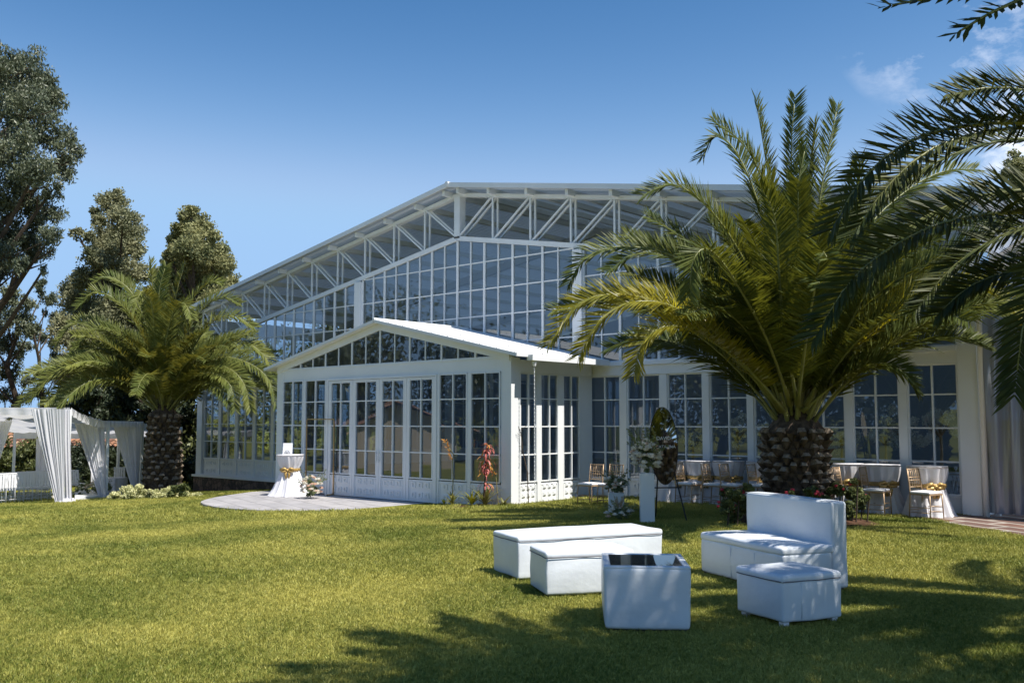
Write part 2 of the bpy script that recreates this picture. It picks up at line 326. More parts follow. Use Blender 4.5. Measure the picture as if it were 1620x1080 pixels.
def b_blade():
    m = bpy.data.materials.new('grass_blade'); m.use_nodes = True; nt = m.node_tree; b = nt.nodes['Principled BSDF']; o = nt.nodes['Material Output']
    g = nt.nodes.new('ShaderNodeNewGeometry')
    a = nt.nodes.new('ShaderNodeTexNoise'); a.inputs['Scale'].default_value = .55; a.inputs['Detail'].default_value = 4; nt.links.new(g.outputs['Position'], a.inputs['Vector'])
    c = nt.nodes.new('ShaderNodeTexNoise'); c.inputs['Scale'].default_value = 30; c.inputs['Detail'].default_value = 3; nt.links.new(g.outputs['Position'], c.inputs['Vector'])
    ad = nt.nodes.new('ShaderNodeMath'); ad.operation = 'ADD'; nt.links.new(a.outputs['Fac'], ad.inputs[0]); nt.links.new(c.outputs['Fac'], ad.inputs[1])
    hf = nt.nodes.new('ShaderNodeMath'); hf.operation = 'MULTIPLY'; hf.inputs[1].default_value = .5; nt.links.new(ad.outputs[0], hf.inputs[0])
    r = nt.nodes.new('ShaderNodeValToRGB'); r.color_ramp.elements[0].position = .39; r.color_ramp.elements[1].position = .60
    r.color_ramp.elements[0].color = (.15, .19, .032, 1); r.color_ramp.elements[1].color = (.52, .48, .12, 1)
    nt.links.new(hf.outputs[0], r.inputs[0]); nt.links.new(r.outputs[0], b.inputs['Base Color']); b.inputs['Roughness'].default_value = .5; b.inputs['Specular IOR Level'].default_value = .3
    t = nt.nodes.new('ShaderNodeBsdfTranslucent'); nt.links.new(r.outputs[0], t.inputs[0]); mx = nt.nodes.new('ShaderNodeMixShader'); mx.inputs[0].default_value = .3
    nt.links.new(b.outputs[0], mx.inputs[1]); nt.links.new(t.outputs[0], mx.inputs[2]); nt.links.new(mx.outputs[0], o.inputs[0]); return m
M['blade'] = b_blade()

# ------------------------------------------------------------------ ground
def make_ground():
    xs = np.concatenate([[-3000, -1200, -400, -150, -80], np.arange(-60, 30.1, 1.0), [60, 150, 400, 1200, 3000]])
    ys = np.concatenate([[-3000, -1200, -400, -150, -60], np.arange(-30, 60.1, 2.0), [100, 200, 500, 1200, 3000]])
    X, Y = np.meshgrid(xs, ys); Z = terrain(X)
    nx, ny = len(xs), len(ys); V = np.stack([X.ravel(), Y.ravel(), Z.ravel()], 1)
    i, j = np.meshgrid(np.arange(nx - 1), np.arange(ny - 1)); a = (j * nx + i).ravel()
    L = np.stack([a, a + 1, a + nx + 1, a + nx], 1).ravel(); n = len(a)
    me = npmesh('ground', V, L, np.arange(n) * 4, np.full(n, 4), [M['lawn']], smooth=True)
    tag(link('ground', me), kind='structure')
make_ground()
PATIO = [(-23.0, 15.79), (-23.0, 15.0), (-22.6, 14.2), (-22.11, 13.34), (-21.55, 12.7), (-20.94, 12.25), (-20.0, 11.93), (-19.0, 11.9), (-18.04, 12.2), (-17.13, 12.72), (-16.1, 13.6), (-15.4, 14.5), (-15.05, 15.2), (-15.0, 15.79)]
def slab(name, poly, z0, z1, m):
    mb = MB(); n = len(poly)
    mb.add([(x, y, z0) for x, y in poly] + [(x, y, z1) for x, y in poly], [tuple(range(n, 2 * n))] + [(i, (i + 1) % n, n + (i + 1) % n, n + i) for i in range(n)])
    return tag(mb.build(name, m), kind='structure')
def smooth_poly(P):
    out = []
    n = len(P)
    for i in range(n - 1):
        p0, p1, p2, p3 = [Vector(P[max(0, min(n - 1, k))]) for k in (i - 1, i, i + 1, i + 2)]
        for t in (0, .25, .5, .75):
            out.append(tuple(.5 * ((2 * p1) + (p2 - p0) * t + (2 * p0 - 5 * p1 + 4 * p2 - p3) * t * t + (3 * p1 - p0 - 3 * p2 + p3) * t ** 3)))
    out.append(P[-1]); return out
PATIO_S = smooth_poly(PATIO[1:-1]); PATIO_S = [PATIO[0]] + PATIO_S + [PATIO[-1]]
slab('patio', PATIO_S, -.4, .015, M['patio'])
BRICK = [(-7.4, 18.9), (-7.0, 18.45), (-6.24, 18.05), (-5.64, 17.5), (-4.96, 16.93), (-3.89, 16.1), (-2.5, 15.2), (0, 14.2), (3, 13.5), (3, 26), (-5.2, 26), (-5.2, 18.9)]
slab('brick_paving', BRICK, 0, .245, M['brick'])
BED = [(-15.0, 15.78), (-15.03, 15.0), (-14.7, 14.45), (-14.45, 14.4), (-14.25, 15.2), (-13.9, 16.2), (-13.85, 17.2), (-13.95, 18.9), (-14.07, 18.9), (-14.07, 15.78)]
def in_poly(x, y, P):
    c = False; n = len(P)
    for i in range(n):
        x0, y0 = P[i]; x1, y1 = P[i - 1]
        if (y0 > y) != (y1 > y) and x < (x1 - x0) * (y - y0) / (y1 - y0) + x0: c = not c
    return c
mb = MB(); n = len(BED)
mb.add([(x, y, gz(x) + .02) for x, y in BED] , [tuple(range(n))]); tag(mb.build('planting_soil', M['soil']), kind='structure')

# ------------------------------------------------------------------ grass blades (uncountable)
def make_grass():
    def tuft(name, nb, rad, h):
        V = []; L = []; S = []; T = []
        for k in range(nb):
            a = random.uniform(0, 6.283); r = rad * math.sqrt(random.random()); x, y = r * math.cos(a), r * math.sin(a)
            b = random.uniform(0, 6.283); w = random.uniform(.0022, .0042); hh = h * random.uniform(.55, 1.15)
            lx, ly = random.gauss(0, .5) * hh, random.gauss(0, .5) * hh; i = len(V)
            V += [(x - w * math.cos(b), y - w * math.sin(b), -.01), (x + w * math.cos(b), y + w * math.sin(b), -.01), (x + lx * .4 + w * .8 * math.cos(b), y + ly * .4 + w * .8 * math.sin(b), hh * .6), (x + lx * .4 - w * .8 * math.cos(b), y + ly * .4 - w * .8 * math.sin(b), hh * .6), (x + lx, y + ly, hh)]
            S += [len(L), len(L) + 4]; T += [4, 3]; L += [i, i + 1, i + 2, i + 3, i + 3, i + 2, i + 4]
        return npmesh(name, V, L, S, T, [M['blade']])
    f = Vector((CF.x, CF.y, 0)).normalized(); r = CR
    def emitter(D0, D1, cell):
        V = []; F = []
        nD = int((D1 - D0) / cell)
        for i in range(nD):
            D = D0 + i * cell
            half = .56 * D + .6
            for j in range(int(-half / cell) - 1, int(half / cell) + 1):
                q = []
                cx = f * (D + cell / 2) + r * (j + .5) * cell
                if in_poly(cx.x, cx.y, PATIO_S) or in_poly(cx.x, cx.y, BRICK) or in_poly(cx.x, cx.y, BED): continue
                if cx.y > 18.95 or (cx.y > 15.75 and -23.1 < cx.x < -14.05): continue
                for (di, dj) in ((0, 0), (0, 1), (1, 1), (1, 0)):
                    p = f * (D + di * cell) + r * (j + dj) * cell; q.append((p.x, p.y, gz(p.x)))
                b = len(V); V += q; F.append((b, b + 1, b + 2, b + 3))
        return V, F
    specs = [(5.6, 10.5, .35, 900, 1.0), (10.5, 19, .25, 420, 1.3), (19, 33, .3, 130, 1.9)]
    AV = []; AF = []; de = []; sc_ = []
    for (D0, D1, cell, dens, sc) in specs:
        V, F = emitter(D0, D1, cell); b = len(AV); AV += V; AF += [tuple(i + b for i in f4) for f4 in F]; de += [dens] * len(V); sc_ += [sc] * len(V)
    me = bpy.data.meshes.new('grass'); me.from_pydata(AV, [], AF); me.materials.append(M['blade'])
    for nm, dat in (('dens', de), ('sc', sc_)):
        at_ = me.attributes.new(nm, 'FLOAT', 'POINT'); at_.data.foreach_set('value', np.array(dat, np.float32))
    o = tag(link('grass', me), 'short mown green grass covering the lawn', 'grass', None, 'stuff')
    to = bpy.data.objects.new('grass_tuft', tuft('grass_tuft', 20, .05, .036))
    ng = bpy.data.node_groups.new('scatter_grass', 'GeometryNodeTree')
    ng.interface.new_socket('Geometry', in_out='INPUT', socket_type='NodeSocketGeometry'); ng.interface.new_socket('Geometry', in_out='OUTPUT', socket_type='NodeSocketGeometry')
    N = ng.nodes; Lk = ng.links; gi = N.new('NodeGroupInput'); go = N.new('NodeGroupOutput')
    dp = N.new('GeometryNodeDistributePointsOnFaces')
    na = N.new('GeometryNodeInputNamedAttribute'); na.data_type = 'FLOAT'; na.inputs[0].default_value = 'dens'; Lk.new(na.outputs['Attribute'], dp.inputs['Density'])
    nb = N.new('GeometryNodeInputNamedAttribute'); nb.data_type = 'FLOAT'; nb.inputs[0].default_value = 'sc'
    oi = N.new('GeometryNodeObjectInfo'); oi.inputs['Object'].default_value = to; oi.inputs['As Instance'].default_value = True
    ip = N.new('GeometryNodeInstanceOnPoints'); rv = N.new('FunctionNodeRandomValue'); rv.data_type = 'FLOAT_VECTOR'; rv.inputs[1].default_value = (.15, .15, 6.283); rv.inputs[0].default_value = (-.15, -.15, 0)
    rs = N.new('FunctionNodeRandomValue'); rs.data_type = 'FLOAT'; rs.inputs[2].default_value = .65; rs.inputs[3].default_value = 1.2
    mu = N.new('ShaderNodeMath'); mu.operation = 'MULTIPLY'; Lk.new(rs.outputs[1], mu.inputs[0]); Lk.new(nb.outputs['Attribute'], mu.inputs[1])
    Lk.new(gi.outputs[0], dp.inputs[0]); Lk.new(dp.outputs['Points'], ip.inputs['Points']); Lk.new(oi.outputs['Geometry'], ip.inputs['Instance'])
    Lk.new(rv.outputs[0], ip.inputs['Rotation']); Lk.new(mu.outputs[0], ip.inputs['Scale']); Lk.new(ip.outputs[0], go.inputs[0])
    md = o.modifiers.new('scatter', 'NODES'); md.node_group = ng
make_grass()

# ------------------------------------------------------------------ glass pavilion
XC = -18.97; YM = 19.0; YP = 15.81; XS = -14.227; HW = 13.70; SL = .172
pav = empty('glass_pavilion', (XC, YM, 0), 0, 'large white steel and glass event pavilion with low gable roof and gabled entrance porch', 'building')
ZB = lambda x: 7.16 - SL * abs(x - XC)          # bottom chord centre
ZT = lambda x: 8.43 - SL * abs(x - XC)          # top chord centre
ZR = lambda x: 8.60 - .174 * abs(x - XC)        # roof underside
class Plane:
    """u along the wall, n outward"""
    def __init__(s, kind, c): s.k = kind; s.c = c
    def p(s, u, z, n):
        return (u, s.c - n, z) if s.k == 'y' else ((s.c + n, u, z) if s.k == 'x' else (s.c - n, u, z))
    def box(s, mb, u0, u1, z0, z1, n0, n1):
        a = s.p(u0, z0, n0); b = s.p(u1, z1, n1); mb.box(a[0], b[0], a[1], b[1], a[2], b[2])
def window(pl, u0, u1, rows, ztop=None, parent=pav, name='window', th=.028, fr=.03, cols=2, deep=.05, frame=True, n_off=0.0, vth=None):
    """one glazed unit: muntin frame (part) and its panes (sub-part). rows: z values; ztop(u) clips a sloping head"""
    mb = MB(); zt = ztop or (lambda u: rows[-1]); us = np.linspace(u0, u1, cols + 1); vth = vth or th
    for i, u in enumerate(us):
        w = (fr if i in (0, cols) else vth); a, b = u - w / 2, u + w / 2
        if i == 0: a, b = u, u + w
        if i == cols: a, b = u - w, u
        za = min(zt(a), zt(b))
        if za - rows[0] > .03: pl.box(mb, a, b, rows[0], za, -.015 + n_off, deep + n_off)
    for j, z in enumerate(rows):
        for i in range(cols):
            a, b = us[i], us[i + 1]
            lo, hi = (z, z + fr) if j == 0 else ((z - fr, z) if (j == len(rows) - 1 and ztop is None) else (z - th / 2, z + th / 2))
            if ztop is not None:
                za, zb2 = zt(a), zt(b)
                if max(za, zb2) < z + .02: continue
                if min(za, zb2) < z:    # slope cuts this bar
                    t = (z - za) / (zb2 - za); c = a + (b - a) * t
                    if za < zb2: a = c
                    else: b = c
            pl.box(mb, a, b, lo, hi, -.012 + n_off, deep - .012 + n_off)
    w = mb.build(name, M['paint'], parent)
    V = []; F = []
    for i in range(cols):
        a, b = us[i], us[i + 1]
        zz = [z for z in rows]
        if ztop is not None: zz = [z for z in rows if z < min(zt(a), zt(b)) - .01] + [None]
        for j in range(len(zz) - 1):
            z0 = zz[j]; z1a, z1b = (zz[j + 1], zz[j + 1]) if zz[j + 1] is not None else (zt(a), zt(b))
            w1, w2 = random.gauss(0, .0016), random.gauss(0, .0016); k = len(V)
            V += [pl.p(a, z0, .01 + w1 + n_off), pl.p(b, z0, .01 + w2 + n_off), pl.p(b, z1b, .01 - w1 + n_off), pl.p(a, z1a, .01 - w2 + n_off)]
            F.append((k, k + 1, k + 2, k + 3) if pl.k == 'y' or pl.k == 'x' else (k + 3, k + 2, k + 1, k))
    if F:
        g = MB(); g.add(V, F); g.build('pane', M['glass'], w)
    return w
def kick(pl, u0, u1, z0, z1, kind='ring', nx=3, nz=2, parent=pav, sq=.13):
    """solid white panel under a window with raised squares"""
    mb = MB(); pl.box(mb, u0, u1, z0, z1, -.03, .02)
    zc = np.linspace(z0, z1, nz * 2 + 1)[1::2] if nz == 2 else np.linspace(z0 + (z1 - z0) / nz / 2, z1 - (z1 - z0) / nz / 2, nz)
    um = (u0 + u1) / 2; st = min(.24, (u1 - u0) / (nx + .6))
    m_ = .03; e = .012
    for (a, b, c, d) in ((u0 + m_, u1 - m_, z0 + .03, z0 + .03 + e), (u0 + m_, u1 - m_, z1 - .03 - e, z1 - .03), (u0 + m_, u0 + m_ + e, z0 + .03 + e, z1 - .03 - e), (u1 - m_ - e, u1 - m_, z0 + .03 + e, z1 - .03 - e)):
        pl.box(mb, a, b, c, d, .02, .032)
    for i in range(nx):
        for z in zc:
            u = um + (i - (nx - 1) / 2) * st; h = min(sq / 2, (z1 - z0) / nz * .36)
            if kind == 'ring':
                t = .025
                for (a, b, c, d) in ((u - h, u + h, z - h, z - h + t), (u - h, u + h, z + h - t, z + h), (u - h, u - h + t, z - h + t, z + h - t), (u + h - t, u + h, z - h + t, z + h - t)):
                    pl.box(mb, a, b, c, d, .02, .045)
            else:
                P = [pl.p(u - h, z - h, .02), pl.p(u + h, z - h, .02), pl.p(u + h, z + h, .02), pl.p(u - h, z + h, .02)]; t = h * .45
                Q = [pl.p(u - t, z - t, .05), pl.p(u + t, z - t, .05), pl.p(u + t, z + t, .05), pl.p(u - t, z + t, .05)]
                mb.hexa(P, Q)
    return mb.build('kick_panel', M['paint'], parent)
PM, PP, PS = Plane('y', YM), Plane('y', YP), Plane('x', XS)
PSW = Plane('w', -23.0)     # west side of the porch, outward is -X
ROWS = [.577, 1.207, 1.843, 2.483, 3.07]
zf = .05    # floor at the wall
def build_pavilion():
    # lower main wall, right of the porch
    st = [-14.30, -13.16, -12.02, -10.91, -9.83, -8.74, -7.65, -6.56]
    for i, u in enumerate(st):
        window(PM, u, u + .94, ROWS); kick(PM, u, u + .94, zf + .02, .55, 'ring', 1 if i > 5 else 3, 1 if i > 5 else 2, sq=.2 if i > 5 else .13)
        if i:
            mb = MB(); PM.box(mb, st[i - 1] + .942, u - .002, zf, 3.07, -.05, .075); mb.build('mullion', M['paint'], pav)
    # lower main wall, left of the porch
    sl = [-32.32 + k * 1.115 for k in range(8)]
    for i, u in enumerate(sl):
        window(PM, u, u + 1.0, ROWS); kick(PM, u, u + 1.0, .0, .55, 'ring', 3, 2)
        mb = MB(); PM.box(mb, u + 1.002, u + 1.113, -.02, 3.07, -.05, .05); mb.build('mullion', M['paint'], pav)
    # sill rails and header beam
    mb = MB(); PM.box(mb, -14.31, -5.6, .552, .575, -.03, .06); mb.build('sill_rail', M['paint'], pav)
    mb = MB(); PM.box(mb, -32.33, -23.4, .552, .575, -.03, .06); mb.build('sill_rail', M['paint'], pav)
    mb = MB()
    for a, b in ((-32.35, -23.02), (-14.2, -5.6)):
        PM.box(mb, a, b, 3.072, 3.30, -.08, .10); PM.box(mb, a, b, 3.302, 3.40, -.08, .16)
    PM.box(mb, -23.0, -14.22, 3.30, 3.40, -.08, .02)
    mb.build('header_beam', M['paint'], pav)
    # columns
    for (a, b, z0, nn) in ((XC - HW - .05, XC - HW + .30, -.04, .12), (XC + HW - .33, XC + HW + .02, .05, .12)):
        mb = MB(); x0 = min(abs(a - XC), abs(b - XC)); zz = ZB(XC + max(abs(a - XC), abs(b - XC))) - .06
        PM.box(mb, a, b, z0, zz, -.18, nn); mb.build('column', M['paint'], pav, bevel=.008)
    for s in (-1, 1):
        mb = MB(); u = XC + s * 4.36; PM.box(mb, u - .15, u + .15, 3.403, ZB(u) - .09, -.12, .13); mb.build('column', M['paint'], pav, bevel=.008)
    mb = MB(); PM.box(mb, -14.36, -14.312, zf, 3.07, -.06, .075); mb.build('corner_trim', M['paint'], pav)
    # downspout beside the right column
    mb = MB(); mb.tube([(-5.18, 18.86, .15), (-5.18, 18.86, 5.7), (-5.12, 18.7, 5.95)], .055, 10); mb.build('downspout', M['paint'], pav, smooth=True)
    # upper glazing
    zr = [3.403, 4.10, 4.86, 5.61, 6.37]
    head = lambda u: ZB(u) - .075
    def bay(a, b): window(PM, a, b, zr, head, th=.03, fr=.032, deep=.05)
    for k in range(8): bay(XC - 4.21 + k * 1.0525, XC - 4.21 + (k + 1) * 1.0525)
    for s in (-1, 1):
        for k in range(8):
            a, b = XC + s * (4.51 + k * 1.107), XC + s * (4.51 + (k + 1) * 1.107); bay(min(a, b), max(a, b))
    # trusses
    def truss(y, front):
        mats = M['steel']
        for s in (-1, 1):
            e = XC + s * 13.75
            for dy in ((0, .22) if front else (0,)):
                if dy == 0:
                    mb = MB(); mb.bar((XC - s * .0, y, ZB(XC)), (e, y, ZB(e)), .14, .13); mb.build('bottom_chord', mats, pav)
                    mb = MB(); mb.bar((XC, y + .05, ZT(XC)), (e, y + .05, ZT(e)), .2, .10); mb.build('top_chord', mats, pav)
            for k in range(1, 11):
                x = XC + s * k * 1.37; xi = XC + s * (k - 1) * 1.37
                if k == 10: x = XC + s * 13.62
                mb = MB()
                mb.bar((x, y - .03, ZB(x) + .06), (x, y - .03, ZT(x) - .05), .055, .04, (0, 1, 0)); mb.bar((x, y + .17, ZB(x) + .06), (x, y + .17, ZT(x) - .05), .055, .04, (0, 1, 0))
                mb.build('truss_post', mats, pav)
                mb = MB(); sx = s * .06
                for dy in (-.03, .17):
                    mb.bar((xi + sx, y + dy + .001, ZB(xi) + .05), (x - sx, y + dy + .001, ZT(x) - .04), .045, .05, (0, 1, 0))
                mb.build('truss_diagonal', mats, pav)
        mb = MB(); mb.box(XC - .11, XC + .11, y - .07, y + .17, ZB(XC) + .0, ZT(XC)); mb.build('king_post', mats, pav)
    truss(YM, True)
    for y in (25.6, 32.2):    # plain frames further in
        for s in (-1, 1):
            e = XC + s * 13.6
            mb = MB(); mb.bar((XC, y, ZT(XC) - .1), (e, y, ZT(e) - .1), .16, .26)
            mb.build('inner_frame', mats_dark, pav)
            mb = MB(); mb.box(e - .12, e + .12, y - .12, y + .12, -.02, ZT(e)); mb.build('inner_column', M['steel'], pav)
    # roof
    for s in (-1, 1):
        e = XC + s * 14.25; y0, y1 = 18.55, 39.6
        mb = MB(); t = .05
        mb.hexa([(XC, y0, ZR(XC)), (e, y0, ZR(e)), (e, y1, ZR(e)), (XC, y1, ZR(XC))] if s > 0 else [(e, y0, ZR(e)), (XC, y0, ZR(XC)), (XC, y1, ZR(XC)), (e, y1, ZR(e))],
                [(XC, y0, ZR(XC) + t), (e, y0, ZR(e) + t), (e, y1, ZR(e) + t), (XC, y1, ZR(XC) + t)] if s > 0 else [(e, y0, ZR(e) + t), (XC, y0, ZR(XC) + t), (XC, y1, ZR(XC) + t), (e, y1, ZR(e) + t)])
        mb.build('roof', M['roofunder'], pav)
        mb = MB(); mb.bar((XC, 18.54, ZR(XC) + .045), (e, 18.54, ZR(e) + .045), .03, .13); mb.bar((XC, 18.62, ZR(XC) + .064), (e, 18.62, ZR(e) + .064), .16, .02); mb.build('verge_trim', M['roofsheet'], pav)
        for k in range(0, 11):
            x = XC + s * (.28 + k * 1.37 if k == 0 else k * 1.37 + .1)
            mb = MB(); mb.box(x - .05, x + .05, 18.66, 39.2, ZR(x) - .165, ZR(x) - .012); mb.build('purlin', M['steel'], pav)
    mb = MB(); mb.bar((XC - .22, 19.7, ZR(XC) + .03), (XC - .22, 39.5, ZR(XC) + .03), .06); mb.tube([(XC, 18.5, ZR(XC) + .07), (XC, 39.6, ZR(XC) + .07)], .07, 8); mb.build('ridge_cap', M['roofsheet'], pav)
    # side and back walls
    for x, k in ((XC - HW, 'w'), (XC + HW, 'x')):
        P = Plane(k, x)
        for i in range(5):
            a = 19.2 + i * 4.0; window(P, a, a + 3.86, [.6, 1.7, 2.8, 3.9, 5.3], None, th=.04, cols=4, name='side_window')
            mb = MB(); P.box(mb, a, a + 3.86, -.02, .59, -.03, .03); P.box(mb, a + 3.862, a + 3.998, -.02, 5.3, -.06, .06); mb.build('side_wall', M['paint'], pav)
        mb = MB(); P.box(mb, 19.2, 39.2, 5.302, ZB(XC + HW) + 1.0, -.05, .05); mb.build('side_beam', M['paint'], pav)
    mb = MB(); mb.add([(XC - HW, 39.2, -.02), (XC + HW, 39.2, -.02), (XC + HW, 39.2, ZR(XC + HW) - .02), (XC, 39.2, ZR(XC) - .02), (XC - HW, 39.2, ZR(XC - HW) - .02)], [(0, 1, 2, 3, 4)]); mb.build('back_wall', M['wallpale'], pav)
    mb = MB(); mb.box(XC - HW + .02, XC + HW - .04, 19.13, 39.19, -.3, .04); mb.box(-23.0, -14.22, 15.9, 19.12, -.3, .032); mb.build('floor', M['floor_in'], pav)
    # plinth left
    mb = MB(); mb.box(XC - HW - .05, -22.98, 18.80, 19.12, -.9, -.10); mb.box(XC - HW - .05, XC - HW + .015, 19.12, 39.2, -.9, -.1); mb.build('stone_plinth', M['plinth'], pav)
    mb = MB(); mb.box(XC - HW - .08, -22.98, 18.74, 19.14, -.10, -.022); mb.build('plinth_coping', M['paint'], pav)
    mb = MB(); mb.box(XC - HW + .3, -22.98, 18.86, 18.87, -.022, 0); mb.box(-32.33, -23.02, 18.94, 19.0, -.022, .0); mb.build('base_rail', M['paint'], pav)
    # -------- porch
    px0, px1 = -23.05, -14.085
    mb = MB(); PP.box(mb, px0, px0 + .28, .016, 3.40, -.2, .02); mb.build('porch_column', M['paint'], pav, bevel=.006)
    mb = MB(); PP.box(mb, px1 - .31, px1, .02, 3.40, -.29, .02); mb.build('porch_column', M['paint'], pav, bevel=.006)
    mb = MB(); PP.box(mb, px0 + .282, px1 - .312, 3.09, 3.40, -.12, .012); PP.box(mb, px0 + .282, px1 - .312, 3.38, 3.415, -.12, .03); mb.build('porch_beam', M['paint'], pav)
    for (a, b) in ((-22.75, -21.78), (-21.70, -20.76), (-16.38, -15.44), (-15.33, -14.40)):
        window(PP, a, b, ROWS[:-1] + [3.087]); kick(PP, a, b, .04, .55)
    for (a, b) in ((-21.778, -21.702), (-20.758, -20.68), (-16.45, -16.382), (-15.438, -15.332)):
        mb = MB(); PP.box(mb, a, b, .016, 3.087, -.06, .035); mb.build('mullion', M['paint'], pav)
    # folding doors
    mb = MB(); PP.box(mb, -20.678, -20.64, .016, 3.087, -.07, .06); PP.box(mb, -16.49, -16.452, .016, 3.087, -.07, .06); PP.box(mb, -20.638, -16.492, 3.045, 3.087, -.07, .058); mb.build('door_frame', M['paint'], pav)
    dd = [(-20.63, -19.615), (-19.605, -18.56), (-18.55, -17.53), (-17.52, -16.50)]
    for i, (a, b) in enumerate(dd):
        mb = MB()
        w = .085
        PP.box(mb, a, a + w, .03, 3.035, -.03, .045); PP.box(mb, b - w, b, .03, 3.035, -.03, .045)
        PP.box(mb, a + w, b - w, 3.0, 3.035, -.03, .044); PP.box(mb, a + w, b - w, .03, .06, -.03, .044)
        d = mb.build('door', M['paint'], pav)
        k2 = kick(PP, a + w, b - w, .062, .55, parent=d)
        k2.name = 'door_panel'
        ww = window(PP, a + w, b - w, ROWS[:-1] + [2.998], parent=d, name='door_glazing')
        # the pane is folded into the glazing object so that the door keeps to three levels
        if i in (1, 2):
            hb = MB(); u = b - .045 if i == 1 else a + .045
            hb.bar(PP.p(u, .98, .045), PP.p(u, .98, .085), .02); hb.bar(PP.p(u, 1.16, .045), PP.p(u, 1.16, .085), .02); hb.bar(PP.p(u, .92, .09), PP.p(u, 1.22, .09), .025)
            hb.build('door_handle', M['steel'], d)
    # side return windows
    for (a, b) in ((16.20, 16.80), (16.93, 17.58), (17.76, 18.42)):
        window(PS, a, b, ROWS); kick(PS, a, b, .05, .55, 'pyr', 3, 3, sq=.12)
    for (a, b) in ((16.11, 16.198), (16.802, 16.928), (17.582, 17.758), (18.422, 18.93)):
        mb = MB(); PS.box(mb, a, b, .03, 3.07, -.06, .05 if b < 18.8 else .03); mb.build('mullion', M['paint'], pav)
    mb = MB(); PS.box(mb, 16.11, 18.84, 3.072, 3.36, -.1, .09); mb.build('porch_side_beam', M['paint'], pav)
    # west side of porch
    for k in range(3):
        a = 16.05 + k * .98; window(PSW, a, a + .9, ROWS); mb = MB(); PSW.box(mb, a, a + .9, .03, .575, -.03, .02); PSW.box(mb, a + .902, a + .978, .03, 3.07, -.05, .03); mb.build('porch_side_wall', M['paint'], pav)
    mb = MB(); PSW.box(mb, 16.02, 18.9, 3.072, 3.36, -.1, .04); mb.build('porch_side_beam', M['paint'], pav)
    # porch gable
    pc = -18.57; gs = .2175; hz = lambda u: 4.28 - gs * abs(u - pc)
    for s in (-1, 1):
        us = [pc + s * k * .5625 for k in range(7)] + [pc + s * 3.94]
        for i in range(0, 6, 2):
            a, b = sorted((us[i], us[i + 2])); window(PP, a, b, [3.415], hz, name='gable_window', th=.03, fr=.025, deep=.03, n_off=.0)
        a, b = sorted((us[6], us[7])); window(PP, a, b, [3.415], hz, name='gable_window', th=.03, fr=.025, deep=.03, cols=1)
        # barge board between glass and roof
        e = pc + s * 4.62
        mb = MB(); q = [(pc, YP - .05, 4.285), (e, YP - .05, 4.285 - gs * 4.62), (e, YP - .05, 3.49), (pc, YP - .05, 4.47)]; r = [(x, YP + .06, z) for x, _, z in q]
        e2 = pc + s * 4.45
        q = [(pc, YP - .05, 4.28), (e2, YP - .05, 4.28 - gs * 4.45), (e2, YP - .05, 4.465 - .222 * 4.45), (pc, YP - .05, 4.465)]; r = [(x, YP + .06, z) for x, _, z in q]
        mb.hexa(q if s > 0 else q, r); mb.build('barge_board', M['paint'], pav)
        # corrugated roof sheet
        e = pc + s * 4.84; V = []; F = []; n = 96; y0, y1 = 15.58, 19.0
        # ribs run down the slope, spaced along Y
        ys = np.linspace(y0, y1, 97); prof = [.012 if (k % 8) in (0, 1) else 0 for k in range(97)]
        for y, h in zip(ys, prof):
            V += [(pc, y, 4.53 + h), (e, y, 4.53 - .222 * 4.84 + h)]
        F = [(2 * k, 2 * k + 1, 2 * k + 3, 2 * k + 2) for k in range(96)]
        m0 = len(V); V += [(pc, y0, 4.468), (e, y0, 4.468 - .222 * 4.84), (pc, y1, 4.468), (e, y1, 4.468 - .222 * 4.84)]
        F += [(m0, m0 + 1, m0 + 3, m0 + 2), (0, 1, m0 + 1, m0), (1, 193, m0 + 3, m0 + 1)]
        mb = MB(); mb.add(V, F); rf = mb.build('porch_roof', M['roofsheet'], pav)
        # screws
        mb = MB()
        for k in range(9):
            for y in (15.72, 16.7, 17.8):
                x = pc + s * (.4 + k * .53); mb.lathe([(.018, 0), (.018, .012)], (x, y, 4.532 - .222 * abs(x - pc)), 6)
        mb.build('screw', M['dark'], rf)
        mb = MB(); mb.bar((pc, 15.575, 4.50), (e, 15.575, 4.50 - .222 * 4.84), .02, .075); mb.build('porch_verge', M['roofsheet'], pav)
    mb = MB(); mb.tube([(pc, 15.55, 4.54), (pc, 19, 4.54)], .045, 8); mb.build('porch_ridge', M['steel'], pav)
    # gutter with rain chain
    gx = -13.73
    mb = MB(); mb.box(gx - .01, gx + .12, 15.95, 18.86, 3.315, 3.335); mb.box(gx - .03, gx - .01, 15.95, 18.86, 3.315, 3.42); mb.box(gx + .12, gx + .14, 15.95, 18.86, 3.315, 3.445); mb.box(gx - .01, gx + .12, 15.95, 15.97, 3.336, 3.44); mb.box(gx - .01, gx + .12, 18.84, 18.86, 3.336, 3.44)
    gut = mb.build('gutter', M['paint'], pav)
    mb = MB(); mb.lathe([(.035, 0), (.06, .12)], (gx + .06, 16.1, 3.19), 10)
    for k in range(62):
        z = 3.17 - k * .045; a = k % 2; mb.bar((gx + .06, 16.1, z), (gx + .06, 16.1, z - .035), .022 if a else .008, .008 if a else .022, (0, 1, 0))
    mb.build('rain_chain', M['steel'], gut)
mats_dark = mat('grey_steel', (.45, .47, .50), .5)
build_pavilion()
# fold sub-sub-parts: panes under door_glazing become children of the door
for o in list(bpy.data.objects):
    if o.name.startswith('pane') and o.parent and o.parent.name.startswith('door_glazing'): o.parent = o.parent.parent

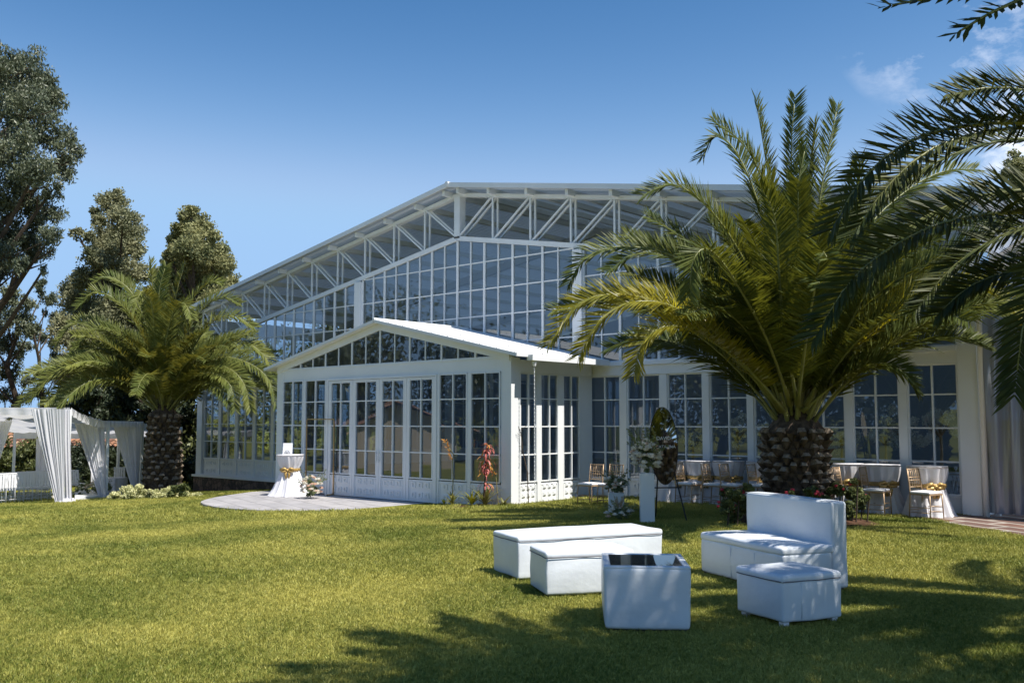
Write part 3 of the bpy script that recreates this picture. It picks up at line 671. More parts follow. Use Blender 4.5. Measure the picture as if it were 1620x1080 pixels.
# ------------------------------------------------------------------ palms
def unit(a): return a / np.maximum(np.linalg.norm(a, axis=-1, keepdims=True), 1e-9)
def catmull(P, n):
    P = np.array(P, float); P = np.vstack([2 * P[0] - P[1], P, 2 * P[-1] - P[-2]]); m = len(P) - 3
    t = np.linspace(0, m - 1e-6, n); k = t.astype(int); u = (t - k)[:, None]
    a, b, c, d = P[k], P[k + 1], P[k + 2], P[k + 3]
    return .5 * (2 * b + (c - a) * u + (2 * a - 5 * b + 4 * c - d) * u ** 2 + (3 * b - a - 3 * c + d) * u ** 3)
def frond_mesh(P, Lmax=.52, npair=80, w=.034, seed=0, tipk=.45, mats=None, vee=.35, roll=0., fwd=.72, rach=.034, start=.17):
    """P: spine points, world. Returns mesh of leaflets + rachis"""
    r = np.random.default_rng(seed); N = 48
    S = catmull(P, N); seg = np.linalg.norm(np.diff(S, axis=0), axis=1); cl = np.concatenate([[0], np.cumsum(seg)]); cl /= cl[-1]
    tt = np.linspace(start, .995, npair); tt = np.repeat(tt, 2) + r.normal(0, .0025, npair * 2); tt = np.clip(tt, .01, .999)
    pos = np.stack([np.interp(tt, cl, S[:, i]) for i in range(3)], 1)
    T = unit(np.gradient(S, axis=0)); tan = unit(np.stack([np.interp(tt, cl, T[:, i]) for i in range(3)], 1))
    up0 = np.array([0, 0, 1.]); side = np.cross(tan, up0); sn = np.linalg.norm(side, axis=1, keepdims=True)
    # near vertical stretches borrow the side vector of the whole frond
    gd = P[-1] - P[0]; gd = np.array([gd[0], gd[1], 0]); gs = np.cross(unit(gd[None])[0] if np.linalg.norm(gd) > .2 else np.array([1., 0, 0]), up0)
    side = unit(side / np.maximum(sn, 1e-6) * np.clip(sn * 2, 0, 1) + gs[None] * (1 - np.clip(sn * 2, 0, 1)))
    nor = unit(np.cross(side, tan))
    rl = roll * (.35 + .75 * tt)[:, None]; c, s_ = np.cos(rl), np.sin(rl); side, nor = side * c + nor * s_, nor * c - side * s_
    sg = np.tile([1., -1.], npair)[:, None]
    prof = np.interp(tt, [0, .1, .25, .5, .8, 1], [.25, .55, .9, 1, .72, tipk]) * r.uniform(.82, 1.08, len(tt)) * Lmax
    f = np.interp(tt, [0, .5, 1], [fwd * .8, fwd * .9, fwd * 1.5])[:, None]
    v = (vee + r.normal(0, .22, len(tt)))[:, None]
    d = unit(tan * f + side * sg * .85 + nor * v)
    mid = pos + d * (prof * .55)[:, None]
    d2 = unit(d + np.array([0, 0, -1.]) * (r.uniform(.0, .12, len(tt)))[:, None])
    tip = mid + d2 * (prof * .45)[:, None]
    wv = unit(np.cross(d, nor + r.normal(0, .35, (len(tt), 3)))); ww = (w * r.uniform(.8, 1.15, len(tt)))[:, None]
    V = np.stack([pos - wv * ww * .25, pos + wv * ww * .25, mid + wv * ww * .5, mid - wv * ww * .5, tip], 1).reshape(-1, 3)
    b = np.arange(len(tt)) * 5
    L = np.stack([b, b + 1, b + 2, b + 3, b + 3, b + 2, b + 4], 1).ravel(); k = len(tt)
    ST = np.stack([np.arange(k) * 7, np.arange(k) * 7 + 4], 1).ravel(); TT = np.tile([4, 3], k); MI = np.zeros(2 * k, int)
    # rachis
    rb = MB(); rr = [rach * (1 - .82 * (i / (N - 1)) ** .7) * (1.8 if i == 0 else 1) for i in range(0, N, 3)]
    rb.tube([S[i] for i in range(0, N, 3)], rr, 5)
    o = len(V); V = np.vstack([V, np.array(rb.v)]); lp = []; s2 = []; t2 = []; c0 = len(L)
    for fc in rb.f: s2.append(c0 + len(lp)); t2.append(len(fc)); lp += [i + o for i in fc]
    L = np.concatenate([L, lp]); ST = np.concatenate([ST, s2]); TT = np.concatenate([TT, t2]); MI = np.concatenate([MI, np.ones(len(s2), int)])
    off = V.mean(0) * 0
    return V, L, ST, TT, MI
def add_frond(palm, P, leafm, seed, label=None, **kw):
    P = np.array([tuple(p) for p in P])
    if kw.get('roll', 0) == 0:     # date palm fronds twist along their length
        g = P[-1] - P[0]; sd_ = np.cross(g, [0, 0, 1.]); v = np.array(CAM) - P[2]; k_ = float(sd_ @ v) / (np.linalg.norm(sd_) * np.linalg.norm(v) + 1e-6)
        kw['roll'] = -.85 * np.sign(k_) * min(1, abs(k_) * 1.6)
    V, L, S, T, MI = frond_mesh(P, seed=seed, **kw)
    V = V - np.array(palm.location)[None]
    o = link('frond', npmesh('frond', V, L, S, T, [leafm, M['rachis']], MI), palm)
    if label: o['label'] = label
    return o
def palm_trunk(palm, base, h, r0, r1, seed, rows=15, per=15):
    rnd = random.Random(seed); mb = MB(); x, y, z = base
    mb.lathe([(r0 * 1.0, -.25), (r0, .2), (r0 * .93, h * .4), (r1 * .95, h * .8), (r1, h), (r1 * .5, h + .35)], (x, y, z), 28)
    for j in range(rows):
        for k in range(per):
            a = 2 * math.pi * (k + .5 * (j % 2)) / per + rnd.gauss(0, .05); t = (j + rnd.uniform(-.18, .18)) / (rows - .5)
            zz = z + .02 + t * h * .97; r = np.interp(t, [0, .4, .8, 1], [r0, r0 * .95, r1 * .97, r1]); wd = 2 * math.pi * r / per * rnd.uniform(.40, .52); hh = h / rows * rnd.uniform(.9, 1.35)
            out = rnd.uniform(.06, .14) * (1 + .5 * t); ra = Vector((math.cos(a), math.sin(a), 0)); ta = Vector((-ra.y, ra.x, 0)); c = Vector((x, y, zz))
            p = lambda s_, q, o_: c + ra * (r + o_) + ta * (s_ * wd) + Vector((0, 0, q * hh))
            B = [p(-.35, -.55, -.05), p(.35, -.55, -.05), p(.95, .15, -.06), p(-.95, .15, -.06)]
            Tp = [p(-.2, -.35, out * .45), p(.2, -.35, out * .45), p(.62, .42, out), p(-.62, .42, out)]
            mb.m = 0; mb.hexa(B, Tp)
            # cut stub end
            mb.m = 2 if (t > .86 and rnd.random() < .12) else 1
            e = [p(-.62, .42, out), p(.62, .42, out), p(.45, .80, out * .55), p(-.45, .80, out * .55)]; g = [p(-.8, .15, -.06), p(.8, .15, -.06), p(.5, .8, -.06), p(-.5, .8, -.06)]
            if rnd.random() < .75: mb.hexa([e[0], e[1], g[1], g[0]], [e[3], e[2], g[2], g[3]])
    return mb.build('trunk', [M['palmbark'], M['palmcut'], M['palmorange']], palm)
def arch(c, az, el, L, droop, seed, wob=.15):
    """spine points of a frond leaving c at azimuth az and elevation el, bending down over its length"""
    rnd = random.Random(seed); p = Vector(c); pts = [p.copy()]; e = el; a = az; n = 7
    for i in range(n):
        k = (i + 1) / n
        p = p + Vector((math.cos(a) * math.cos(e), math.sin(a) * math.cos(e), math.sin(e))) * (L / n); pts.append(p.copy())
        e -= droop / n * (.35 + 1.5 * k); a += rnd.gauss(0, wob) / n
    return pts
def make_palm(name, label, base, h, r0, r1, custom, fill, leafm, seed, cat='palm tree', Lf=4.6, leaf=.60, rows=15, per=15, group=None, el_rng=(-.1, 1.35), npair=240, fillmat=None, az_ok=None, w=.026, droop=(1.75, .75)):
    palm = empty(name, base, 0, label, cat, group)
    palm_trunk(palm, base, h, r0, r1, seed, rows, per)
    top = Vector(base) + Vector((0, 0, h + .05)); rnd = random.Random(seed + 5)
    for i, cu in enumerate(custom):
        pts, lm = cu[0], cu[1]; kw = cu[2] if len(cu) > 2 else {}
        add_frond(palm, pts, lm, seed * 100 + i, Lmax=leaf * kw.get('lk', 1), npair=npair, w=w, roll=kw.get('roll', 0), vee=kw.get('vee', .35), label=kw.get('label'))
    for i in range(fill):
        az = i * 2.39996 + rnd.uniform(-.2, .2)
        if az_ok and not az_ok(az % 6.2832): continue
        t = (i + .5) / fill; el = el_rng[0] + (el_rng[1] - el_rng[0]) * t ** .9
        c = top + Vector((math.cos(az), math.sin(az), 0)) * r1 * .55 * (1 - t * .7)
        L = Lf * rnd.uniform(.85, 1.08) * (1 - .12 * t)
        add_frond(palm, arch(c, az, el, L, droop[0] - droop[1] * t + rnd.uniform(-.15, .25), seed * 7 + i), fillmat or leafm, seed * 100 + 50 + i, Lmax=leaf * rnd.uniform(.9, 1.05), npair=npair, w=w, vee=rnd.uniform(.2, .45))
    return palm
def pix(pts, D0): return [at(px, py, D0 + d) for px, py, d in pts]

# right palm, in the rose bed
D = 16.6; b = at(1262, 822, D); base = (b.x, b.y, gz(b.x) - .02)
Y, G = M['palmleafY'], M['palmleaf']
cs = [
 ([(1235, 650, 0), (1185, 590, -.5), (1120, 525, -1.0), (1050, 482, -1.4), (980, 465, -1.7), (915, 480, -1.8), (868, 545, -1.8)], Y, dict(label='yellowing frond arching low to the left')),
 ([(1240, 650, -.4), (1200, 600, -1.0), (1125, 525, -1.5), (1060, 483, -1.8), (1000, 478, -2.0), (950, 505, -2.0), (915, 565, -2.0)], Y),
 ([(1240, 640, 0), (1195, 540, -.2), (1130, 450, -.4), (1065, 405, -.5), (990, 390, -.5), (930, 405, -.5), (898, 450, -.5)], G),
 ([(1240, 640, .3), (1200, 540, .6), (1140, 455, .9), (1080, 415, 1.1), (1010, 400, 1.2), (960, 430, 1.2)], G),
 ([(1245, 630, 0), (1215, 500, -.3), (1165, 390, -.6), (1110, 318, -.8), (1060, 292, -.9), (1015, 310, -.9)], G),
 ([(1250, 620, .2), (1232, 470, .4), (1205, 340, .6), (1170, 250, .8), (1135, 215, .9), (1108, 250, 1)], G),
 ([(1250, 620, 0), (1238, 480, .1), (1222, 330, .2), (1208, 230, .2), (1196, 158, .2)], G),
 ([(1255, 620, -.2), (1245, 480, -.3), (1222, 340, -.3), (1185, 240, -.4), (1128, 190, -.4)], G),
 ([(1262, 620, 0), (1258, 480, 0), (1254, 320, .1), (1252, 230, .1), (1258, 152, .1)], G, dict(roll=.9)),
 ([(1266, 620, .3), (1270, 480, .4), (1276, 330, .4), (1283, 250, .5), (1290, 195, .5)], G, dict(roll=-.8)),
 ([(1268, 620, 0), (1280, 480, 0), (1295, 330, 0), (1310, 240, 0), (1326, 165, 0)], G, dict(roll=.5)),
 ([(1275, 620, .3), (1310, 480, .7), (1365, 370, 1.2), (1430, 305, 1.6), (1490, 272, 1.8), (1545, 268, 1.9)], G),
 ([(1275, 640, 0), (1310, 580, -.5), (1380, 530, -1.0), (1440, 475, -1.4), (1500, 450, -1.7), (1560, 456, -1.9), (1610, 500, -2.0), (1640, 560, -2)], Y, dict(label='yellowing frond arching low to the right')),
 ([(1275, 640, .2), (1330, 575, .2), (1400, 520, .2), (1470, 492, .2), (1540, 480, .2), (1610, 500, .2), (1660, 560, .2)], G),
 ([(1275, 640, .3), (1330, 500, .6), (1400, 410, .8), (1470, 365, 1), (1550, 350, 1), (1620, 370, 1)], G),
 ([(1235, 650, -.3), (1190, 590, -1), (1120, 535, -1.6), (1060, 515, -2), (1018, 540, -2.1), (1002, 592, -2.1)], Y),
 ([(1250, 640, -.5), (1215, 540, -1.6), (1160, 440, -2.5), (1122, 395, -3), (1098, 410, -3.2), (1090, 470, -3.2)], G, dict(label='frond curling over towards the lawn')),
 ([(1262, 640, -.6), (1275, 540, -1.8), (1290, 450, -2.8), (1300, 400, -3.3), (1310, 410, -3.7)], G),
 ([(1262, 640, -.6), (1240, 520, -1.4), (1232, 420, -2.0), (1225, 340, -2.3), (1200, 290, -2.5)], G),
 ([(1275, 640, -.4), (1330, 540, -1.2), (1370, 460, -1.8), (1400, 400, -2.2), (1440, 370, -2.5)], G),
 ([(1270, 650, -.3), (1330, 600, -.8), (1390, 575, -1.2), (1430, 590, -1.4), (1450, 620, -1.4)], G, dict(lk=.8)),
 ([(1250, 630, -.2), (1245, 500, -.5), (1250, 380, -.8), (1262, 290, -1.0), (1275, 230, -1.1)], G),
 ([(1262, 640, -.2), (1295, 500, -.3), (1330, 390, -.3), (1352, 310, -.3), (1362, 250, -.3)], G),
]
cs = [(pix(c[0], D), *c[1:]) for c in cs]
make_palm('date_palm', 'stout date palm with yellow-green fronds rising behind the white sofa', base, 1.62, .54, .50, cs, 56, G, 3, el_rng=(.82, 1.46), droop=(1.3, .75), Lf=4.75, rows=12, per=17, az_ok=None)

# left palm
D = 31.0; b = at(256, 782, D); zb = gz(b.x); base = (b.x, b.y, zb - .1)
O = M['palmleafL']
cs = [
 ([(245, 640, 0), (205, 590, -.3), (150, 578, -.6), (100, 590, -.9), (60, 610, -1), (25, 650, -1.1), (15, 665, -1.1)], O),
 ([(245, 640, 0), (200, 600, -1), (150, 580, -1.6), (110, 578, -2), (75, 600, -2.2), (48, 635, -2.3)], O),
 ([(245, 640, 0), (200, 605, -1.2), (150, 600, -2), (110, 625, -2.6), (80, 660, -2.8), (66, 690, -2.8)], O),
 ([(245, 640, 0), (215, 560, -.5), (170, 525, -.9), (140, 525, -1.1), (118, 560, -1.2)], O),
 ([(245, 640, 0), (210, 560, .3), (165, 520, .5), (120, 510, .6), (88, 545, .6)], O),
 ([(248, 630, 0), (228, 540, -.3), (195, 485, -.6), (155, 462, -.8), (122, 485, -.9)], O),
 ([(250, 630, 0), (235, 530, 0), (210, 465, .1), (175, 438, .2), (150, 445, .2)], O),
 ([(252, 620, 0), (246, 520, 0), (241, 450, .1), (238, 412, .1)], O),
 ([(254, 620, 0), (252, 520, -.4), (252, 460, -.6), (262, 420, -.7)], O, dict(roll=.8)),
 ([(256, 620, 0), (268, 520, .1), (280, 460, .2), (292, 418, .2)], O, dict(roll=-.6)),
 ([(258, 620, 0), (280, 530, -.4), (300, 480, -.7), (330, 447, -.8), (352, 448, -.8)], O),
 ([(262, 625, 0), (290, 540, .3), (320, 490, .4), (350, 470, .5), (380, 480, .5)], O),
 ([(262, 630, 0), (300, 560, -.2), (335, 510, -.4), (370, 500, -.5), (403, 518, -.5)], O),
 ([(262, 630, 0), (305, 575, .2), (345, 548, .3), (385, 540, .3), (420, 565, .3), (432, 600, .3)], O),
 ([(262, 635, 0), (305, 590, -.6), (350, 565, -1), (395, 575, -1.2), (425, 600, -1.3), (437, 640, -1.3)], O),
 ([(262, 640, 0), (300, 600, -1), (335, 590, -1.7), (365, 610, -2.1), (372, 650, -2.2)], O),
 ([(262, 640, 0), (310, 590, -1), (355, 580, -1.6), (385, 605, -1.9), (397, 650, -2)], O),
 ([(256, 630, -.5), (246, 540, -1.2), (240, 480, -1.8), (226, 460, -2.3), (214, 480, -2.6)], O),
 ([(256, 630, -.5), (262, 540, -1.2), (276, 490, -1.8), (292, 480, -2.3), (304, 505, -2.6)], O),
]
cs = [(pix(c[0], D), *c[1:]) for c in cs]
hL = (at(256, 655, D).z - zb)
make_palm('date_palm', 'date palm with rough brown trunk between the draped canopy and the pavilion', base, hL + .1, .53, .42, cs, 42, O, 4, el_rng=(.62, 1.38), droop=(1.5, .6), Lf=4.3, rows=15, per=13, npair=190, w=.032, leaf=.62)

# palm just outside the right edge, its fronds hang into the picture
Dn = 7.6; b = at(2080, 1000, 8.2); base = (b.x, b.y, .2); top = Vector(at(2080, 450, 8.2))
K = palm_leaf('palm_leaf_shaded', .62, .2); M['palmleafK'] = K  # darker copy of the leaf colour, stands in for shade under the crown
cs = [
 ([(2050, 520, .4), (1900, 330, 0), (1760, 225, -.3), (1640, 195, -.5), (1520, 200, -.7), (1430, 228, -.9), (1360, 290, -1.0), (1312, 370, -1.0)], K, dict(label='dark frond arching highest across the sky', vee=.55)),
 ([(2050, 540, .9), (1900, 360, 1.4), (1770, 265, 1.8), (1660, 222, 2.0), (1560, 228, 2.1), (1470, 262, 2.2), (1400, 310, 2.2)], K, dict(lk=.9)),
 ([(2050, 560, .2), (1900, 420, -.1), (1760, 350, -.3), (1640, 335, -.5), (1520, 345, -.7), (1430, 380, -.8), (1350, 440, -.9), (1285, 540, -.9)], K, dict(vee=.5)),
 ([(2050, 560, .8), (1900, 430, 1.4), (1780, 370, 1.7), (1680, 350, 1.9), (1590, 370, 2.0), (1510, 420, 2.1), (1450, 490, 2.1)], K),
 ([(2050, 580, .6), (1920, 500, .7), (1800, 440, .8), (1700, 420, .9), (1620, 425, 1), (1540, 450, 1), (1480, 500, 1)], K),
]
cs += [
 ([(2050, 520, .9), (1900, 350, .8), (1770, 245, .7), (1660, 205, .6), (1560, 208, .5), (1470, 238, .4), (1400, 300, .3), (1345, 380, .3)], K, dict(vee=.4)),
 ([(2050, 540, .3), (1910, 400, .8), (1790, 320, 1.1), (1680, 300, 1.3), (1580, 305, 1.4), (1490, 330, 1.5), (1420, 375, 1.5), (1370, 450, 1.5)], K),
 ([(2050, 600, .6), (1940, 530, .6), (1850, 490, .7), (1760, 480, .8), (1680, 500, .9), (1625, 540, .9)], K)]
cs = [(pix(c[0], Dn), *c[1:]) for c in cs]
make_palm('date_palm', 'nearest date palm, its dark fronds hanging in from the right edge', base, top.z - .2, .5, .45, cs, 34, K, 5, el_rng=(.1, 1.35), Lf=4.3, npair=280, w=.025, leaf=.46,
          az_ok=lambda a: not (R_(95) < a < R_(215)))
# taller palm behind the camera's right shoulder, whose shadow falls over the foreground lawn
base = (1.2, 6.1, .2); ct = Vector((1.2, 6.1, 6.5))
cs = [([ct, at(1780, -330, 4.6)] + pix(c, 5.6), K, dict(lk=.42)) for c in (
 [(1760, -110, .4), (1700, -50, .2), (1630, -8, 0), (1565, 22, -.1), (1505, 58, -.1)],
 [(1740, -130, 0), (1640, -50, 0), (1550, -14, 0), (1470, -2, 0), (1392, 12, 0)])]
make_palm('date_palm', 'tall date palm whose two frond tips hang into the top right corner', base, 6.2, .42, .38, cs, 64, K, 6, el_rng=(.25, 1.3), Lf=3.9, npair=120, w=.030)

# ------------------------------------------------------------------ broadleaf trees, hedges, shrubs
def leaf_cloud(V0, clumps, n, size, r, flat=.0, hang=0., sub=7, shell=.55):
    """leaf quads spread over many small lumps on each clump; clumps: (x, y, z, r[, squash])"""
    P = []; 
    tot = sum(c[3] ** 2 for c in clumps)
    for c in clumps:
        k = max(8, int(n * c[3] ** 2 / tot)); R = c[3]; sq = c[4] if len(c) > 4 else .85
        m = max(4, int(sub * (1 + R)))
        d = unit(r.normal(size=(m, 3))); lc = d * R * r.uniform(.35, .95, (m, 1)); lc[:, 2] *= sq; lr = R * r.uniform(.25, .55, m)
        w = lr ** 2; idx = r.choice(m, k, p=w / w.sum())
        q = unit(r.normal(size=(k, 3))) * (r.uniform(0, 1, (k, 1)) ** shell) * lr[idx][:, None]
        q[:, 2] *= .8
        p = lc[idx] + q
        if hang: p[:, 2] -= np.abs(r.normal(0, hang, k))
        P.append(p + np.array(c[:3]))
    P = np.vstack(P); k = len(P)
    a = unit(r.normal(size=(k, 3)) + np.array([0, 0, -1.2 if hang else 0.])); b = unit(np.cross(a, r.normal(size=(k, 3))))
    s = size * r.uniform(.6, 1.3, (k, 1)); wd = .34 if hang else .55
    Q = np.stack([P - a * s * .5, P + b * s * wd * .5, P + a * s * .5, P - b * s * wd * .5], 1).reshape(-1, 3)
    return Q
def crown_mesh(name, clumps, n, size, m, seed, parent=None, **kw):
    r = np.random.default_rng(seed); Q = leaf_cloud(None, clumps, n, size, r, **kw); k = len(Q) // 4
    if parent is not None: Q = Q - np.array(parent.location)[None]
    me = npmesh(name, Q, np.arange(4 * k), np.arange(k) * 4, np.full(k, 4), [m]); return link(name, me, parent)
def tree(name, label, base, clumps, n, size, m, seed, tr=.3, group='trees standing beyond the lawn', hang=0., sub=7, limbs=10, lean=None, cat='tree'):
    t = empty(name, base, 0, label, cat, group); rnd = random.Random(seed)
    crown_mesh('crown', clumps, n, size, m, seed, t, hang=hang, sub=sub)
    mb = MB(); B = Vector(base); top = max(clumps, key=lambda c: c[2]); tp = Vector(top[:3])
    low = min(c[2] - c[3] for c in clumps); pts = [B + (tp - B) * k + Vector((rnd.gauss(0, .25), rnd.gauss(0, .25), 0)) * (k > 0) for k in (0, .2, .4, .6, .8, .95)]
    mb.tube(pts, [tr * 1.25, tr, tr * .8, tr * .55, tr * .33, tr * .12], 8)
    for c in rnd.sample(list(clumps), min(limbs, len(clumps))):
        e = Vector(c[:3]); k = min(.8, max(.12, (e.z - B.z) / max(.1, tp.z - B.z) - .22)); i = int(k * 5); s = pts[min(i, 5)].lerp(pts[min(i + 1, 5)], k * 5 - i)
        mid = s.lerp(e, .5) + Vector((0, 0, -.06 * (e - s).length)); mb.tube([s, mid, e], [tr * .32, tr * .2, tr * .06], 5)
        for q in range(2):
            e2 = e + Vector((rnd.gauss(0, 1), rnd.gauss(0, 1), rnd.gauss(0, .8))) * c[3] * .6; mb.tube([mid.lerp(e, .6), e2], [tr * .1, tr * .03], 4)
    mb.build('trunk', M['bark'], t)
    return t
def pc(L, D, jit=1.5, seed=0, sq=.85):
    rnd = random.Random(seed); out = []
    for (px, py, r) in L:
        d = D + rnd.uniform(-jit, jit); p = at(px, py, d); out.append((p.x, p.y, p.z, r * d / FPX, sq))
    return out
def ground_at(px, D):
    p = at(px, 700, D); return (p.x, p.y, gz(p.x))
cl = pc([(5, 95, 38), (48, 112, 42), (88, 160, 30), (30, 160, 50), (78, 205, 36), (108, 235, 24), (-30, 140, 60), (-40, 220, 70), (20, 235, 45), (60, 265, 38), (100, 262, 26), (8, 300, 55), (60, 330, 40), (82, 372, 24),
         (-50, 320, 70), (28, 370, 46), (-20, 390, 50), (60, 398, 26), (8, 425, 26), (-60, 420, 50), (35, 415, 18), (-80, 500, 60), (75, 130, 18), (-20, 70, 25), (112, 215, 14), (84, 300, 20), (70, 425, 10)], 44, 2.5, 1)
g_ = ground_at(-60, 44)
tree('eucalyptus_tree', 'tallest eucalyptus with drooping dark foliage at the left edge', g_, cl, 80000, .19, M['eucal'], 11, .55, hang=.12, sub=9, limbs=20)
cl = pc([(182, 308, 14), (178, 325, 22), (195, 345, 22), (158, 348, 12), (150, 335, 9), (205, 372, 24), (172, 372, 26), (140, 375, 12), (122, 370, 10), (215, 395, 16), (180, 405, 34), (150, 408, 22), (130, 440, 22), (210, 430, 26),
         (172, 450, 36), (110, 455, 18), (135, 485, 34), (190, 500, 40), (222, 480, 22), (110, 520, 30), (150, 540, 44), (210, 560, 44), (120, 590, 40), (170, 610, 40)], 50, 1.8, 2)
tree('conifer_tree', 'ragged brown-green conifer with a thin broken top, second tree from the left', ground_at(175, 50), [(a, b_, c_, r_ * 1.1, q_) for a, b_, c_, r_, q_ in cl], 90000, .15, M['fir'], 12, .4, sub=22, limbs=16)
cl = pc([(304, 332, 11), (300, 345, 17), (318, 360, 20), (288, 365, 18), (275, 380, 12), (335, 375, 13), (305, 390, 32), (340, 398, 20), (268, 402, 16), (352, 420, 20), (285, 425, 32), (325, 430, 32), (362, 440, 14), (262, 440, 20),
         (300, 470, 40), (345, 470, 28), (265, 490, 28), (320, 520, 44), (270, 550, 40), (340, 570, 40)], 47, 1.8, 3)
tree('broadleaf_tree', 'rounded golden-green tree just left of the pavilion roof', ground_at(305, 47), [(a, b_, c_, r_ * 1.08, q_) for a, b_, c_, r_, q_ in cl], 95000, .145, M['oliveleaf'], 13, .4, sub=22, limbs=14)
cl = pc([(20, 468, 22), (42, 480, 16), (8, 490, 20), (28, 510, 26), (50, 520, 16), (12, 540, 22), (38, 552, 20), (20, 585, 22), (8, 620, 18), (44, 600, 14), (30, 632, 16), (-20, 520, 30), (-25, 580, 30)], 52, 1.2, 4)
tree('eucalyptus_tree', 'thin sparse eucalyptus low at the left edge under the tallest tree', ground_at(25, 52), cl, 15000, .19, M['eucal'], 14, .22, hang=.1, sub=10, limbs=12)
cl = pc([(62, 450, 13), (80, 470, 14), (70, 492, 6), (92, 500, 14), (64, 530, 14), (84, 545, 12), (96, 570, 18), (70, 590, 16), (60, 620, 14), (88, 630, 18)], 54, 1.2, 5)
tree('eucalyptus_tree', 'wispy young eucalyptus between the sparse tree and the ragged conifer', ground_at(72, 54), cl, 8000, .18, M['eucal'], 15, .16, hang=.1, sub=9, limbs=9)
cl = pc([(240, 470, 22), (225, 495, 24), (255, 505, 26), (235, 530, 30), (270, 540, 24), (215, 560, 30), (250, 575, 32), (280, 590, 26)], 52, 1.5, 8)
tree('broadleaf_tree', 'brown-green tree filling the gap behind the crown of the left date palm', ground_at(245, 52), cl, 26000, .18, M['fir'], 18, .3, sub=8, limbs=8)
k = 0
for (px, D, cl_, lab) in [(140, 42, [(120, 640, 30), (150, 620, 34), (170, 650, 30), (135, 670, 22), (165, 680, 18), (105, 660, 20)], 'dark low tree rising behind the front of the draped canopy'),
                    (215, 41, [(205, 600, 36), (235, 620, 34), (195, 650, 32), (225, 670, 30), (250, 650, 30), (215, 700, 26)], 'dark tree directly behind the left date palm'),
                    (290, 43, [(285, 590, 34), (305, 620, 28), (275, 640, 34), (300, 670, 28), (285, 705, 28), (305, 720, 20), (270, 735, 20)], 'dark leafy tree between the left date palm and the pavilion corner')]:
    tree('dark_tree', lab, ground_at(px, D), pc(cl_, D, 1.2, 20 + k), 22000, .17, M['darkleaf'], 30 + k, .2, sub=8, limbs=6); k += 1
cl = pc([(1600, 262, 22), (1625, 280, 30), (1608, 310, 22), (1640, 320, 40), (1600, 350, 22), (1640, 400, 50), (1680, 300, 60)], 46, 1.5, 6)
tree('broadleaf_tree', 'green tree showing above the roof at the right edge', ground_at(1640, 46), cl, 34000, .17, M['oliveleaf'], 16, .35, sub=8, limbs=8)
for i, (x, y, h) in enumerate([(-39, 24, 7), (-40, 30, 8.5), (-38.5, 36, 7.5), (-39, 43, 9)]):
    rnd = random.Random(150 + i); z = gz(x); cl = [(x + rnd.gauss(0, 1.1), y + rnd.gauss(0, 1.3), z + h * q, 2.1 - abs(q - .45), .9) for q in (.15, .28, .4, .52, .64, .76, .88) for _ in (0, 1)]
    tree('dark_tree', 'leafy tree beyond the left wing, seen through its windows', (x, y, z), cl, 9000, .24, M['darkleaf'] if i % 2 else M['hedge'], 160 + i, .25, group='trees seen through the left wing', limbs=5)
# trees on the far side of the lawn, seen as reflections in the glazing
for i, (x, y, h, r) in enumerate([(-62, -14, 13, 4.5), (-50, -20, 9, 4), (-52, -9, 8.5, 3.4), (-34, -22, 11, 4.2), (-26, -19, 8, 3.6), (-17, -24, 12, 4.6), (-70, 2, 9, 4), (-8, -22, 9, 4), (4, -26, 12, 5), (-58, -4, 8, 3.2)]):
    rnd = random.Random(50 + i); z = gz(x)
    cl = [(x + rnd.gauss(0, r * .4), y + rnd.gauss(0, r * .4), z + h * q, r * (1.05 - .6 * abs(q - .45) * 1.4), .9) for q in (.3, .42, .5, .6, .7, .82, .92) for _ in (0, 1)]
    tree('garden_tree', 'dense tree on the far side of the lawn reflected in the pavilion glazing', (x, y, z), cl, 6500, .42, [M['hedge'], M['darkleaf'], M['eucal']][i % 3], 60 + i, .3, group='trees reflected in the pavilion glazing', limbs=5)
# hedge behind the canopy
def hedge(name, label, p0, p1, h, w, n, m, seed, size=.13, cat='hedge', group=None, z0=None):
    p0, p1 = Vector(p0), Vector(p1); L = (p1 - p0).length; k = max(2, int(L / (w * .7))); rnd = random.Random(seed); cl = []
    for i in range(k + 1):
        p = p0.lerp(p1, i / k); zz = gz(p.x) if z0 is None else z0
        for q in ((.3, .75) if h > w else (.5,)): cl.append((p.x + rnd.gauss(0, .08), p.y + rnd.gauss(0, .08), zz + h * q * rnd.uniform(.85, 1.1), w * .62 * rnd.uniform(.85, 1.15), .9))
    o = crown_mesh(name, cl, n, size, m, seed, sub=9); return tag(o, label, cat, group)
a, b = at(-80, 700, 37), at(62, 700, 37); hedge('hedge', 'clipped olive-green hedge behind the rows of white chairs', (a.x, a.y, 0), (b.x, b.y, 0), 1.75, 1.2, 15000, M['hedge'], 70)
a, b = at(68, 700, 38.5), at(235, 700, 38.5); hedge('hedge', 'dark green hedge under the tiled roof behind the draped canopy', (a.x, a.y, 0), (b.x, b.y, 0), 1.5, 1.2, 15000, M['darkleaf'], 71)
a, b = at(262, 700, 37), at(312, 700, 37); hedge('hedge', 'low dark hedge beside the pavilion corner', (a.x, a.y, 0), (b.x, b.y, 0), 1.1, 1.0, 6000, M['darkleaf'], 72)
